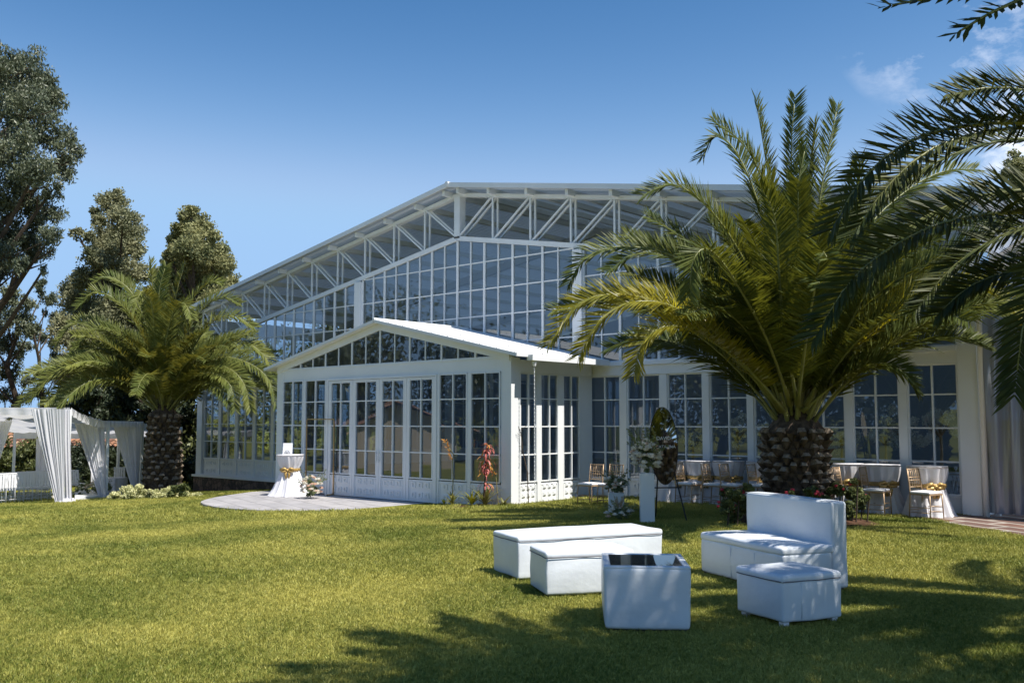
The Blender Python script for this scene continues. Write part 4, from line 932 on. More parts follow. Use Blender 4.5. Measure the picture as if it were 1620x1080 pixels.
# tiled house behind the hedges
def house(label, c, az, L, Wd, hw, hr, wallm):
    h = empty('tile_roofed_house', c, 0, label, 'house'); co, si = math.cos(az), math.sin(az); c = Vector(c)
    P = lambda u, v, z: c + Vector((co * u - si * v, si * u + co * v, z))
    mb = MB(); mb.hexa([P(-L, -Wd, -.5), P(L, -Wd, -.5), P(L, Wd, -.5), P(-L, Wd, -.5)], [P(-L, -Wd, hw), P(L, -Wd, hw), P(L, Wd, hw), P(-L, Wd, hw)])
    mb.add([P(-L, -Wd, hw), P(-L, Wd, hw), P(-L, 0, hw + hr * .9), P(L, -Wd, hw), P(L, Wd, hw), P(L, 0, hw + hr * .9)], [(0, 1, 2), (3, 5, 4)]); mb.build('wall', wallm, h)
    e = .5
    rm = bpy.data.meshes.new('roof'); 
    mb = MB()
    n = int(2 * L / .24)
    for s in (-1, 1):
        for i in range(n):
            u0 = -L - e + i * (2 * L + 2 * e) / n; u1 = u0 + (2 * L + 2 * e) / n; um = (u0 + u1) / 2
            A = [(u0, .0), (u0 + (um - u0) * .5, .055), (um, .075), (um + (u1 - um) * .5, .055), (u1, .0)]
            rows = 7
            for j in range(rows):
                v0 = j / rows; v1 = (j + 1) / rows
                pts = []
                for (uu, hh) in A:
                    pts.append(P(uu, s * (Wd + e) * v0, hw + hr * (1 - v0 * (1 + e / Wd)) + hh + .0)); pts.append(P(uu, s * (Wd + e) * v1, hw + hr * (1 - v1 * (1 + e / Wd)) + hh + .04))
                mb.m = (i * 7 + j * 3 + (i * j) % 5) % 3
                mb.add(pts, [(2 * q, 2 * q + 2, 2 * q + 3, 2 * q + 1) for q in range(4)])
    mb.build('roof', [M['tile1'], M['tile2'], M['tile3']], h)
    return h
M['tile1'] = mat('terracotta_tile', (.34, .17, .10), .8, noise=.4, nscale=3); M['tile2'] = mat('terracotta_tile_pale', (.44, .27, .18), .8, noise=.4, nscale=3); M['tile3'] = mat('terracotta_tile_dark', (.20, .10, .07), .8, noise=.4, nscale=3)
p = at(70, 700, 47); house('low dark-walled house with a terracotta tile roof behind the draped canopy', (p.x, p.y, gz(p.x)), R_(YAW + 4), 8.5, 3.2, 1.55, .75, M['housewall'])
house('pale house with a terracotta tile roof reflected in the porch windows', (-45, -8, gz(-45)), R_(38), 8.5, 3, 2.3, 1.3, mat('cream_wall', (.5, .42, .32), .8))
# pale shrubs around the left palm
cl = pc([(180, 787, 12), (194, 782, 15), (210, 780, 16), (226, 783, 15), (242, 785, 14), (258, 785, 14)], 28.6, .3, 8); tag(crown_mesh('variegated_shrub', cl, 9000, .07, M['cream_shrub'], 81, sub=8), 'cream variegated shrub along the left foot of the left date palm', 'shrub')
cl = pc([(270, 780, 17), (286, 783, 15), (300, 785, 13), (312, 787, 10)], 28.8, .3, 9); tag(crown_mesh('variegated_shrub', cl, 7000, .07, M['cream_shrub'], 82, sub=8), 'cream variegated shrub at the right foot of the left date palm, beside the stone plinth', 'shrub')
cl = pc([(204, 788, 10), (276, 776, 12), (238, 790, 9), (290, 774, 10)], 28.3, .3, 10); tag(crown_mesh('green_shrub', cl, 3500, .08, M['shrub'], 83, sub=8), 'darker green patch of shrub between the cream shrubs', 'shrub')
# rose bushes round the right palm
def rose_bush(label, L, D, n, seed, nf, m=None):
    cl = pc(L, D, .25, seed); c0 = Vector(cl[0][:3]); c0.z = gz(c0.x)
    t = empty('rose_bush', c0, 0, label, 'shrub', 'rose bushes around the right palm')
    crown_mesh('foliage', cl, n, .06, m or M['shrub'], seed, t, sub=10)
    rnd = random.Random(seed); mb = MB()
    for i in range(nf):
        c = rnd.choice(cl); d = Vector((rnd.gauss(0, 1), rnd.gauss(0, 1) - .5, rnd.gauss(.3, .8))).normalized(); p = Vector(c[:3]) + d * c[3] * 1.0; r = rnd.uniform(.022, .04)
        mb.lathe([(.002, -r), (r, -.2 * r), (r * .8, r * .7), (.004, r * .8)], p, 7)
    mb.build('bloom', M['rose'], t)
    mb = MB()
    for c in cl: mb.tube([(c[0], c[1], gz(c[0]) - .02), (c[0] + .05, c[1], c[2])], .014, 5)
    mb.build('stem', M['bark'], t)
rose_bush('red-flowered rose bush left of the right palm trunk', [(1150, 800, 14), (1165, 782, 15), (1160, 815, 12), (1182, 770, 12), (1150, 778, 10), (1178, 800, 16), (1195, 785, 12)], 16.0, 6500, 91, 15)
rose_bush('dark rose bush at the centre front of the right palm trunk', [(1255, 790, 15), (1285, 780, 13), (1230, 795, 13), (1300, 795, 15)], 15.8, 4000, 92, 12)
rose_bush('yellow-green rose bush right of the right palm trunk', [(1345, 780, 16), (1325, 775, 14), (1360, 795, 14), (1338, 802, 13), (1352, 762, 8), (1370, 788, 8), (1345, 815, 8)], 16.2, 6500, 93, 5, M['brushy'] if 'brushy' in M else None)
p = at(1262, 825, 16.6); mb = MB()
mb.lathe([(1.45, -.05), (1.25, .02), (.8, .10), (.1, .12)], (p.x, p.y, gz(p.x)), 26, rip=lambda t, z: .08 * math.sin(3 * t) + .06 * math.sin(5 * t + 1)); tag(mb.build('flower_bed_soil', M['soil'], smooth=True), kind='structure')

# ------------------------------------------------------------------ lounge furniture
def rbox(sx, sy, z0, z1, r=.035, top=.0, side=.0, wrinkle=.0, seed=0, taper=0, n=14):
    """upholstered block: rounded edges, domed top, slightly full sides. Origin at the front-left corner, returns verts, faces"""
    rnd = np.random.default_rng(seed); ph = rnd.uniform(0, 6.28, 8); fq = rnd.uniform(5, 13, 8)
    def ax(h):
        e = [0, .25 * r, .6 * r, r]; a = np.concatenate([-h + np.array(e), np.linspace(-h + r, h - r, n)[1:-1], h - np.array(e[::-1])]); return a
    hx, hy, hz = sx / 2, sy / 2, (z1 - z0) / 2; AX, AY, AZ = ax(hx), ax(hy), ax(hz); V = []; idx = {}; F = []
    def vid(x, y, z):
        k = (round(x, 5), round(y, 5), round(z, 5))
        if k not in idx:
            q = np.array([np.clip(x, -(hx - r), hx - r), np.clip(y, -(hy - r), hy - r), np.clip(z, -(hz - r), hz - r)]); p = np.array([x, y, z]); d = p - q; L = np.linalg.norm(d)
            if L > 0: p = q + d / L * min(r, L if (abs(d) > 1e-9).sum() == 1 else r)
            u, v, w = x / hx, y / hy, z / hz
            if z > 0: p[2] += top * (1 - u * u) * (1 - v * v) * max(0, w) ** 3
            p[0] += side * u ** 3 * (1 - w * w) * (1 - v * v); p[1] += side * v ** 3 * (1 - w * w) * (1 - u * u)
            if taper: p[0] *= 1 - taper * (1 - w) / 2 ; p[1] *= 1 - taper * (1 - w) / 2
            if wrinkle:
                k_ = wrinkle * (math.sin(fq[0] * p[0] + ph[0] + 2.5 * math.sin(fq[1] * p[2] + ph[1])) * .5 + .5 * math.sin(fq[2] * p[1] + ph[2] + 2 * math.sin(fq[3] * p[0] + ph[3])) + .35 * math.sin(2.3 * fq[4] * p[2] + fq[5] * p[1] + ph[5]))
                nrm = np.array([u ** 5, v ** 5, w ** 5]); p = p + nrm * k_
            idx[k] = len(V); V.append(p)
        return idx[k]
    def face(A, B, f, flip):
        for i in range(len(A) - 1):
            for j in range(len(B) - 1):
                q = [vid(*f(A[i], B[j])), vid(*f(A[i + 1], B[j])), vid(*f(A[i + 1], B[j + 1])), vid(*f(A[i], B[j + 1]))]
                F.append(tuple(q[::-1] if flip else q))
    face(AX, AY, lambda a, b: (a, b, hz), False); face(AX, AY, lambda a, b: (a, b, -hz), True)
    face(AX, AZ, lambda a, b: (a, -hy, b), False); face(AX, AZ, lambda a, b: (a, hy, b), True)
    face(AY, AZ, lambda a, b: (hx, a, b), False); face(AY, AZ, lambda a, b: (-hx, a, b), True)
    V = np.array(V) + np.array([hx, hy, (z0 + z1) / 2]); return V, F
def part(name, V, F, m, parent, smooth=True):
    me = bpy.data.meshes.new(name); me.from_pydata([tuple(v) for v in V], [], F); me.materials.append(m)
    if smooth: me.polygons.foreach_set('use_smooth', [True] * len(F))
    me.update(); return link(name, me, parent)
def loc_mb(mb, name, m, parent, **kw):   # mb in the parent's local frame
    o = mb.build(name, m, None, **kw); o.parent = parent; return o
def seam_pts(sx, sy, z, off, sag, seed, e=.03):
    rnd = random.Random(seed); P = []; ph = rnd.uniform(0, 6)
    c = [(e, 0), (sx - e, 0), (sx, e), (sx, sy - e), (sx - e, sy), (e, sy), (0, sy - e), (0, e)]
    for i in range(8):
        a, b = c[i], c[(i + 1) % 8]; L = math.hypot(b[0] - a[0], b[1] - a[1]); k = max(1, int(L / .06))
        for j in range(k):
            t = j / k; x, y = a[0] + (b[0] - a[0]) * t, a[1] + (b[1] - a[1]) * t
            s = sag * math.sin(9 * (x + y) + ph) * .6 + sag * .5 * math.sin(21 * (x - y) + ph * 2)
            P.append((sx / 2 + (x - sx / 2) * (1 + off / (sx / 2)), sy / 2 + (y - sy / 2) * (1 + off / (sy / 2)), z + s))
    return P + [P[0]]
def pouf(label, c, az, sx, sy, h, seed, feet=.035, name='ottoman', cat='ottoman', group=None, lid=.05, panels=()):
    z = gz(c[0]); o = empty(name, (c[0], c[1], z), R_(az), label, cat, group)
    V, F = rbox(sx, sy, feet, h - lid, .022, 0, .012, .0035, seed); part('body', V, F, M['leather'], o)
    V, F = rbox(sx + .012, sy + .012, h - lid - .022, h, .03, .028, 0, .003, seed + 1); V[:, 0] -= .006; V[:, 1] -= .006; part('cushion', V, F, M['leather'], o)
    mb = MB(); mb.tube(seam_pts(sx, sy, h - lid - .006, .009, .003, seed), .0042, 6); loc_mb(mb, 'piping', M['piping'], o, smooth=True)
    mb = MB()
    for (u, side) in panels: mb.tube([(u, -.008, feet + .02), (u, -.011, h * .5), (u, -.008, h - lid - .02)], .0028, 5)
    if panels: loc_mb(mb, 'seam', M['leather'], o, smooth=True)
    for (x, y) in ((.06, .06), (sx - .06, .06), (sx - .06, sy - .06), (.06, sy - .06)):
        mb = MB(); mb.box(x - .03, x + .03, y - .03, y + .03, 0, feet + .004); loc_mb(mb, 'foot', M['chairwhite'] if feet > .04 else M['dark'], o)
    return o
pouf('long low white leatherette bench, the longest of the lounge seats', (-6.99, 7.95), 66, 1.88, .70, .495, 1, panels=((.95, 0),))
pouf('white oblong ottoman standing in front of the long bench', (-6.14, 7.41), 56, .93, .62, .46, 2)
pouf('white square ottoman in front of the sofa, at the far right of the lounge set', (-3.76, 7.695), 66, .66, .63, .45, 3, feet=.05, panels=((.2, 0),))
# cube table with a dark glass top
def cube_table():
    c = (-4.82, 6.565); z = gz(c[0]); sx, sy, h = .735, .80, .555
    o = empty('coffee_table', (c[0], c[1], z), R_(37.5), 'white cube table with dark glass set into its top, nearest the camera', 'table')
    V, F = rbox(sx, sy, .03, h - .012, .03, 0, .012, .002, 5, taper=.035); part('body', V, F, M['leather'], o)
    mb = MB(); e = .065
    for (a, b, c_, d) in ((0, sx, 0, e), (0, sx, sy - e, sy), (0, e, e, sy - e), (sx - e, sx, e, sy - e)): mb.box(a + .004, b - .004, c_ + .004, d - .004, h - .03, h)
    loc_mb(mb, 'top_rim', M['leather'], o, bevel=.01)
    mb = MB(); mb.box(e + .001, sx - e - .001, e + .001, sy - e - .001, h - .02, h - .004); loc_mb(mb, 'glass_top', M['tabletop'], o)
    mb = MB(); mb.box(.04, sx - .04, .04, sy - .04, 0, .032); loc_mb(mb, 'base', M['dark'], o)
cube_table()
def sofa():
    c = (-5.78, 9.77); z = gz(c[0]); L = 1.52; o = empty('sofa', (c[0], c[1], z), R_(-27), 'white armless two-seat sofa with a high straight back', 'sofa')
    V, F = rbox(L, .62, .04, .42, .03, 0, .008, .003, 7); part('base', V, F, M['leather'], o)
    V, F = rbox(L + .01, .66, .40, .49, .035, .022, 0, .004, 8); V[:, 0] -= .005; V[:, 1] -= .008; part('seat', V, F, M['leather'], o)
    V, F = rbox(L, .20, .04, .93, .035, .012, .006, .003, 9); V[:, 1] += .63; part('backrest', V, F, M['leather'], o)
    mb = MB(); mb.tube([(0, .64, .925), (L * .5, .635, .938), (L, .64, .925)], .0035, 5); mb.tube([(.62, -.006, .06), (.62, -.008, .39)], .003, 5); mb.tube([(1.05, -.006, .06), (1.05, -.008, .39)], .003, 5); loc_mb(mb, 'seam', M['leather'], o, smooth=True)
    for (x, y) in ((.06, .06), (L - .06, .06), (L - .06, .75), (.06, .75)):
        mb = MB(); mb.box(x - .03, x + .03, y - .03, y + .03, 0, .045); loc_mb(mb, 'foot', M['dark'], o)
sofa()

# ------------------------------------------------------------------ chiavari chairs
def copy_tree(o):
    c = o.copy(); C.objects.link(c)
    for ch in [x for x in bpy.data.objects if x.parent == o]:
        d = ch.copy(); C.objects.link(d); d.parent = c
        for g in [x for x in bpy.data.objects if x.parent == ch]:
            e = g.copy(); C.objects.link(e); e.parent = d
    return c
def chiavari(name, metal, cushm, S=.95, cover=False):
    """chair facing +X, origin on the ground under the seat centre"""
    o = empty(name, (0, 0, 0)); w = .19; d = .19; sh = .45 * S; H = .93 * S; t = .013
    for s in (-1, 1):
        mb = MB(); mb.tube([(-d - .03, s * w, 0), (-d, s * w, sh), (-d - .02, s * w * .96, sh + .2), (-d - .055, s * w * .94, H)], [t * .8, t, t, t * .8], 8); loc_mb(mb, 'leg', metal, o, smooth=True)
        mb = MB(); mb.tube([(d + .015, s * (w + .01), 0), (d, s * w, sh)], [t * .8, t], 8); loc_mb(mb, 'leg', metal, o, smooth=True)
    mb = MB(); mb.box(-d - .012, d + .012, -w - .012, w + .012, sh - .012, sh + .012); loc_mb(mb, 'seat', metal, o, bevel=.006)
    mb = MB()
    for z in (.11, .2):
        for s in (-1, 1): mb.tube([(-d, s * w, z), (d, s * w, z)], .007, 6)
        mb.tube([(d, -w, z + .03), (d, w, z + .03)], .007, 6)
    mb.tube([(-d, -w, .15), (-d, w, .15)], .007, 6); loc_mb(mb, 'stretcher', metal, o, smooth=True)
    mb = MB(); zz = [sh + .13 * S, H - .17 * S, H - .015]
    X = lambda z: -d - .055 * max(0, (z - sh) / (H - sh)) ** 1.2
    for z in zz: mb.tube([(X(z), -w * .95, z), (X(z) - .012, 0, z), (X(z), w * .95, z)], .009, 6)
    mb.tube([(X(zz[1] - .05), -w * .95, zz[1] - .05), (X(zz[1] - .05), w * .95, zz[1] - .05)], .008, 6)
    for k in range(6):
        y = (k - 2.5) * w * .30; mb.tube([(X(zz[0]), y, zz[0]), (X(zz[2]) - .008, y, zz[2])], .0065, 6)
    loc_mb(mb, 'backrest', metal, o, smooth=True)
    V, F = rbox(.39, .40, sh + .012, sh + .055, .02, .015, 0, 0, 3, n=6); V[:, 0] -= .195; V[:, 1] -= .20; part('cushion', V, F, cushm, o)
    return o
proto = chiavari('chiavari_chair', M['goldpaint'], M['cushion'])
used = [False]
def place(x, y, az, label, group='gold chiavari chairs along the pavilion front'):
    c = proto if not used[0] else copy_tree(proto); used[0] = True
    c.location = (x, y, gz(x) + (.0 if x < -7 else .02)); c.rotation_euler = (0, 0, R_(az)); tag(c, label, 'chair', group); return c
def gp(px, py, z=.2): p = onz(px, py, z); return p.x, p.y
x, y = gp(934, 795); place(x, y, -92, 'gold chair with white cushion, leftmost, in the corner beside the porch')
place(x + .52, y + .02, -90, 'gold chair with white cushion half hidden behind the small pedestal flowers')
chairs = [(1088, 797, 0, 'gold chair in front of the first draped table right of the mirror sign'), (1131, 796, 2, 'gold chair between the first and second draped tables, left of the right palm'), (1160, 795.5, -2, 'gold chair in front of the second draped table, beside the rose bush'),
          (1204, 797, 0, 'gold chair just left of the right palm trunk'), (1340, 801, 0, 'gold chair just right of the right palm trunk'), (1384, 806, 3, 'gold chair in front of the second draped table from the right'), (1462, 811, -14, 'gold chair in front of the rightmost draped table')]
def gy(px, Y):
    d = at(px, 700, 1) - CAM; p = CAM + d * (Y / d.y); return p.x, Y
for (px, py, az, lab) in chairs:
    x, y = gy(px, 17.75 + .04 * (py % 3)); place(x, y, az, lab)
# ------------------------------------------------------------------ draped cocktail tables
def draped_table(name, label, x, y, z, h, rt, rw, rb, seed, sash_z=.62, folds=13, group=None, bow=True, cat='table', zb=0):
    t = empty(name, (x, y, z), 0, label, cat, group); rnd = random.Random(seed); a = [rnd.uniform(0, 6) for _ in range(4)]
    def rip(th, zz):
        k = zz / h
        amp = .10 * (1 - k) ** .8 if k < sash_z else .05 * math.sin(math.pi * (k - sash_z) / (1 - sash_z)) + .012
        if k > .985: amp = .0
        return amp * (math.sin(folds * th + a[0] + .6 * math.sin(3 * th + a[1])) + .45 * math.sin((folds * 2 - 3) * th + a[2]))
    prof = [(rb * 1.04, .004), (rb, .03)] + [(rw + (rb - rw) * (1 - q) ** 1.25, h * sash_z * q) for q in (.15, .3, .5, .7, .85, .96)] + [(rw, h * sash_z), (rw * 1.02, h * (sash_z + .05))] + [(rw + (rt - rw) * q ** .8, h * (sash_z + .05 + (.95 - sash_z) * q)) for q in (.3, .6, .85, .97)] + [(rt, h - .012), (rt * .985, h), (rt * .5, h + .001), (.01, h + .001)]
    mb = MB(); mb.lathe(prof, (x, y, z + zb), 104, rip, cap=False); mb.build('tablecloth', M['cloth'], t, smooth=True)
    mb = MB(); mb.tube([(x, y, z), (x, y, z + h - .01)], .03, 8); mb.lathe([(rt * .96, h - .03), (rt * .96, h - .012)], (x, y, z), 28); mb.build('table_frame', M['steel'], t)
    if bow:
        zc = h * (sash_z + .01); mb = MB()
        mb.lathe([(rw * 1.07, zc - .035), (rw * 1.12, zc - .01), (rw * 1.12, zc + .02), (rw * 1.07, zc + .045)], (x, y, z), 60, rip=lambda th, zz: .03 * math.sin(9 * th) + .02 * math.sin(17 * th + zz * 90), cap=False)
        d = -CF.copy(); d.z = 0; d.normalize(); s = CR; c = Vector((x, y, z + zc)) + d * (rw * 1.13)
        for sg in (-1, 1):
            mb.tube([c, c + s * sg * .08 + Vector((0, 0, .05)) + d * .03, c + s * sg * .16 + Vector((0, 0, .03)) + d * .02, c + s * sg * .15 + Vector((0, 0, -.03)), c + s * sg * .06 + Vector((0, 0, -.03)) + d * .03, c], [.02, .034, .03, .034, .03, .015], 7)
            mb.tube([c, c + s * sg * .05 + Vector((0, 0, -.10)) + d * .03, c + s * sg * .03 + Vector((0, 0, -.21)) + d * .02], [.015, .035, .03], 6)
        mb.tube([c - s * .03 + d * .02, c + s * .03 + d * .02], .035, 7)
        mb.build('sash', M['sash'], t, smooth=True)
    return t
p = onz(458, 783.5, .015); draped_table('cocktail_table', 'high round table in a white cloth tied with a gold bow, on the round patio', p.x, p.y, .016, 1.07, .36, .235, .50, 2)
P0 = p
tabs = [(1068, 796, .36, 'first white draped table with gold sash, right of the mirror sign'), (1110, 796, .36, 'white draped table with gold sash behind the second and third gold chairs'), (1152, 795, .34, 'white draped table with gold sash left of the rose bush'), (1206, 797, .34, 'white draped table half hidden by the left side of the right palm trunk'),
        (1338, 801, .33, 'white draped table just right of the right palm trunk'), (1392, 804, .36, 'white draped table with gold sash, second from the right'), (1465, 808, .36, 'rightmost white draped table with gold sash')]
for i, (px, py, r, lab) in enumerate(tabs):
    x, y = gy(px, 18.36); draped_table('draped_table', lab, x, y, gz(x), .93, r, r * .8, r * 1.22, 20 + i, .60, 11, 'white draped tables along the pavilion front')
# card on the patio table
def card():
    c = Vector((P0.x, P0.y, 1.086)); s = (CR + Vector((.35, .1, 0))).normalized(); n = s.cross(Vector((0, 0, 1))); c = c - s * .08
    o = empty('sign_card', c, 0, 'white sign card with a small dark line drawing, standing on the patio table', 'sign'); up = Vector((0, 0, 1)) - n * .12
    mb = MB(); q = [c - s * .13, c + s * .13, c + s * .13 + up * .30, c - s * .13 + up * .30]; mb.hexa([k + n * .006 for k in q], [k - n * .0 for k in q]); mb.build('card', M['cushion'], o)
    mb = MB(); f = n * .008
    for (u, v, r) in ((-.05, .06, .03), (-.01, .075, .04), (.035, .06, .03)):
        pts = [c + f + s * (u + r * math.cos(t)) + up * (v + r * .8 * math.sin(t)) for t in np.linspace(0, 6.2, 14)]; mb.tube(pts, .0035, 4)
    mb.tube([c + f + s * -.09 + up * .035, c + f + s * .09 + up * .035], .004, 4); mb.build('drawing', M['black'], o)
card()
# ------------------------------------------------------------------ gold arch, bouquets, pedestals
def arch_frame():
    a = onz(483.5, 781, .015); b = onz(527, 783, .015); o = empty('gold_frame_arch', (a.x, a.y, .016), 0, 'slim gold rectangular backdrop frame standing on the patio', 'backdrop frame'); H = 2.0; s = (b - a).normalized(); n = s.cross(Vector((0, 0, 1)))
    Z = Vector((0, 0, 1))
    for q in (a, b):
        mb = MB(); mb.bar(q + Z * .03, q + Z * (H - .02), .028); mb.build('post', M['gold'], o)
        mb = MB(); mb.tube([q - n * .28 + Z * .0, q - n * .26 + Z * .02, q + Z * .03, q + n * .26 + Z * .02, q + n * .28], .02, 7); mb.build('foot', M['gold'], o, smooth=True)
    mb = MB(); mb.bar(a + Z * H, b + Z * H, .028); mb.build('crossbar', M['gold'], o)
arch_frame()
def blooms(mb, c, r, rnd, petals=3):
    for k in range(petals):
        rr = r * (1 - .26 * k); z = k * r * .22; n = 7
        V = []; F = []
        a0 = rnd.uniform(0, 6)
        for i in range(n):
            a = a0 + 6.283 * i / n; j = rnd.uniform(.85, 1.15); b = len(V)
            V += [c + Vector((.25 * rr * math.cos(a - .5), .25 * rr * math.sin(a - .5), z - .25 * r)), c + Vector((rr * j * math.cos(a - .42), rr * j * math.sin(a - .42), z + .1 * r)), c + Vector((rr * .95 * j * math.cos(a), rr * .95 * j * math.sin(a), z + .38 * r)), c + Vector((rr * j * math.cos(a + .42), rr * j * math.sin(a + .42), z + .1 * r)), c + Vector((.25 * rr * math.cos(a + .5), .25 * rr * math.sin(a + .5), z - .25 * r))]
            F.append((b, b + 1, b + 2, b + 3, b + 4))
        mb.add(V, F)
    mb.lathe([(.01, -.2 * r), (r * .5, 0), (r * .45, r * .45), (.01, r * .6)], c, 8)
def bouquet(name, label, c, rx, rz, seed, n=26, fr=.05, leafn=900, pinks=.35, plumes=0, spikes=10, group=None, cat='flowers', m_main=None):
    c = Vector(c); o = empty(name, c, 0, label, cat, group); rnd = random.Random(seed); r = np.random.default_rng(seed)
    cl = [(c.x + rnd.gauss(0, rx * .35), c.y + rnd.gauss(0, rx * .35), c.z + rz + rnd.gauss(0, rz * .35), rx * .45, .9) for _ in range(6)]
    crown_mesh('foliage', cl, leafn, .055, M['green'], seed, o, sub=6)
    w = MB(); pk = MB(); 
    for i in range(n):
        a = rnd.uniform(0, 6.283); e = math.asin(rnd.uniform(-.55, 1)); d = Vector((math.cos(a) * math.cos(e) * rx, math.sin(a) * math.cos(e) * rx, math.sin(e) * rz)) * rnd.uniform(.85, 1.05)
        blooms(pk if rnd.random() < pinks else w, c + Vector((0, 0, rz)) + d, fr * rnd.uniform(.7, 1.25), rnd)
    w.build('white_flower', m_main or M['rosewhite'], o)
    if pk.v: pk.build('blush_flower', M['rosepink'], o)
    mb = MB()
    for i in range(spikes):
        a = rnd.uniform(0, 6.283); p = c + Vector((0, 0, rz)); q = p + Vector((math.cos(a) * rx * 1.4, math.sin(a) * rx * 1.4, rz * rnd.uniform(.3, 1.7))); mb.tube([p, p.lerp(q, .6) + Vector((0, 0, .04)), q], [.004, .003, .002], 4)
        for k in range(9):
            e = p.lerp(q, .5 + .06 * k) + Vector((rnd.gauss(0, .015), rnd.gauss(0, .015), rnd.gauss(.01, .015))); mb.add([e, e + Vector((.03, .01, .01)), e + Vector((.01, -.02, .035))], [(0, 1, 2)])
    mb.build('sprig', M['green'], o)
    if plumes:
        mb = MB()
        for i in range(plumes):
            a = rnd.uniform(0, 6.283); q0 = c + Vector((0, 0, rz)); q1 = q0 + Vector((math.cos(a) * rx * .6, math.sin(a) * rx * .6, rz * rnd.uniform(1.4, 2.3)))
            for k in range(70):
                t = rnd.uniform(.4, 1); e = q0.lerp(q1, t); d = Vector((rnd.gauss(0, 1), rnd.gauss(0, 1), rnd.uniform(.2, 1.6))) * .035 * (1.25 - t); v = Vector((rnd.gauss(0, 1), rnd.gauss(0, 1), 0)) * .004
                mb.add([e - v, e + v, e + d * 1.6], [(0, 1, 2)])
        mb.build('plume', M['pampas'], o)
    return o
p = onz(493, 788, .015); bouquet('flower_arrangement', 'cream and blush bouquet on the patio at the foot of the gold frame', (p.x, p.y, .02), .27, .27, 41, 46, .055, 1500, spikes=16)
def pedestal(label, x, y, az, sx, h):
    z = gz(x); o = empty('pedestal', (x, y, z), R_(az), label, 'pedestal', 'white flower pedestals'); mb = MB(); mb.box(-sx / 2, sx / 2, -sx / 2, sx / 2, 0, h); b_ = loc_mb(mb, 'column', M['pedestal'], o, bevel=.006)
    mb = MB(); mb.box(-sx / 2 + .03, sx / 2 - .03, -sx / 2 + .03, sx / 2 - .03, h, h + .006); loc_mb(mb, 'top', M['pedestal'], o)
b1 = onz(1024, 829, .19); pedestal('tall white square pedestal behind the long bench', b1.x, b1.y, 38, .245, .86)
b2 = onz(975, 812, .18); pedestal('shorter white square pedestal, left of the tall one', b2.x, b2.y, 38, .30, .40)
bouquet('flower_arrangement', 'large white and cream arrangement on the tall pedestal', (b1.x, b1.y, 1.04), .25, .30, 42, 70, .062, 1100, .12, plumes=1, spikes=22)
bouquet('flower_arrangement', 'white rose arrangement with a dry plume on the short pedestal', (b2.x, b2.y, .60), .21, .15, 43, 34, .045, 1100, .1, plumes=3, spikes=14)
b3 = onz(992, 826, .19); bouquet('flower_arrangement', 'dried grass and cream flowers on the lawn between the two pedestals', (b3.x - .1, b3.y - .1, .19), .24, .15, 44, 26, .045, 600, .3, plumes=9, spikes=10)
# oval mirror sign on a black easel
def mirror_sign():
    c = onz(1037, 827, .2) ; c = Vector((c.x, c.y + .25, gz(c.x))); o = empty('mirror_sign', c, 0, 'oval mirror with pale lettering on a black easel behind the tall pedestal', 'sign')
    n = Vector((.77, -.63, 0)).normalized(); s = Vector((0, 0, 1)).cross(n); up = (Vector((0, 0, 1)) - n * .10).normalized(); s = -s if s.dot(CR) < 0 else s; nn = s.cross(up)
    if nn.dot(n) < 0: nn = -nn
    m0 = c + Vector((0, 0, 1.33)) + n * .08; a, b = .255, .68
    pts = [m0 + s * a * math.cos(t) + up * b * math.sin(t) for t in np.linspace(0, 2 * math.pi, 49)[:-1]]
    mb = MB(); k = len(pts); mb.add([q + nn * .006 for q in pts] + [q - nn * .006 for q in pts], [tuple(range(k)), tuple(range(2 * k - 1, k - 1, -1))] + [(i, (i + 1) % k, k + (i + 1) % k, k + i) for i in range(k)]); mb.build('mirror', M['mirror'], o)
    mb = MB(); mb.tube(pts + [pts[0]], .009, 6); mb.build('rim', M['black'], o)
    mb = MB()
    for sg in (-1, 1): mb.tube([c + s * sg * .34 + n * .28, c + s * sg * .02 + Vector((0, 0, 1.75)) - n * .08], .013, 6)
    mb.tube([c - n * .45, c + Vector((0, 0, 1.72)) - n * .09], .013, 6); mb.bar(c + s * -.27 + Vector((0, 0, .6)) + n * .19, c + s * .27 + Vector((0, 0, .6)) + n * .19, .022); mb.build('easel', M['black'], o)
    # lettering
    for (txt, dz, size) in (('DAVID', .10, .088), ('& CATALINA', -.045, .075)):
        cu = bpy.data.curves.new('lettering', 'FONT'); cu.body = txt; cu.size = size; cu.extrude = .001; cu.align_x = 'CENTER'; tmp = bpy.data.objects.new('lettering', cu); C.objects.link(tmp)
        bpy.context.view_layer.update(); me = bpy.data.meshes.new_from_object(tmp.evaluated_get(bpy.context.evaluated_depsgraph_get())); bpy.data.objects.remove(tmp)
        me.materials.clear(); me.materials.append(M['ink']); t = link('lettering', me, o)
        mtx = Matrix((s, up, nn)).transposed().to_4x4(); mtx.translation = m0 + up * dz + nn * .009 - c + s * .0; t.matrix_local = mtx
mirror_sign()

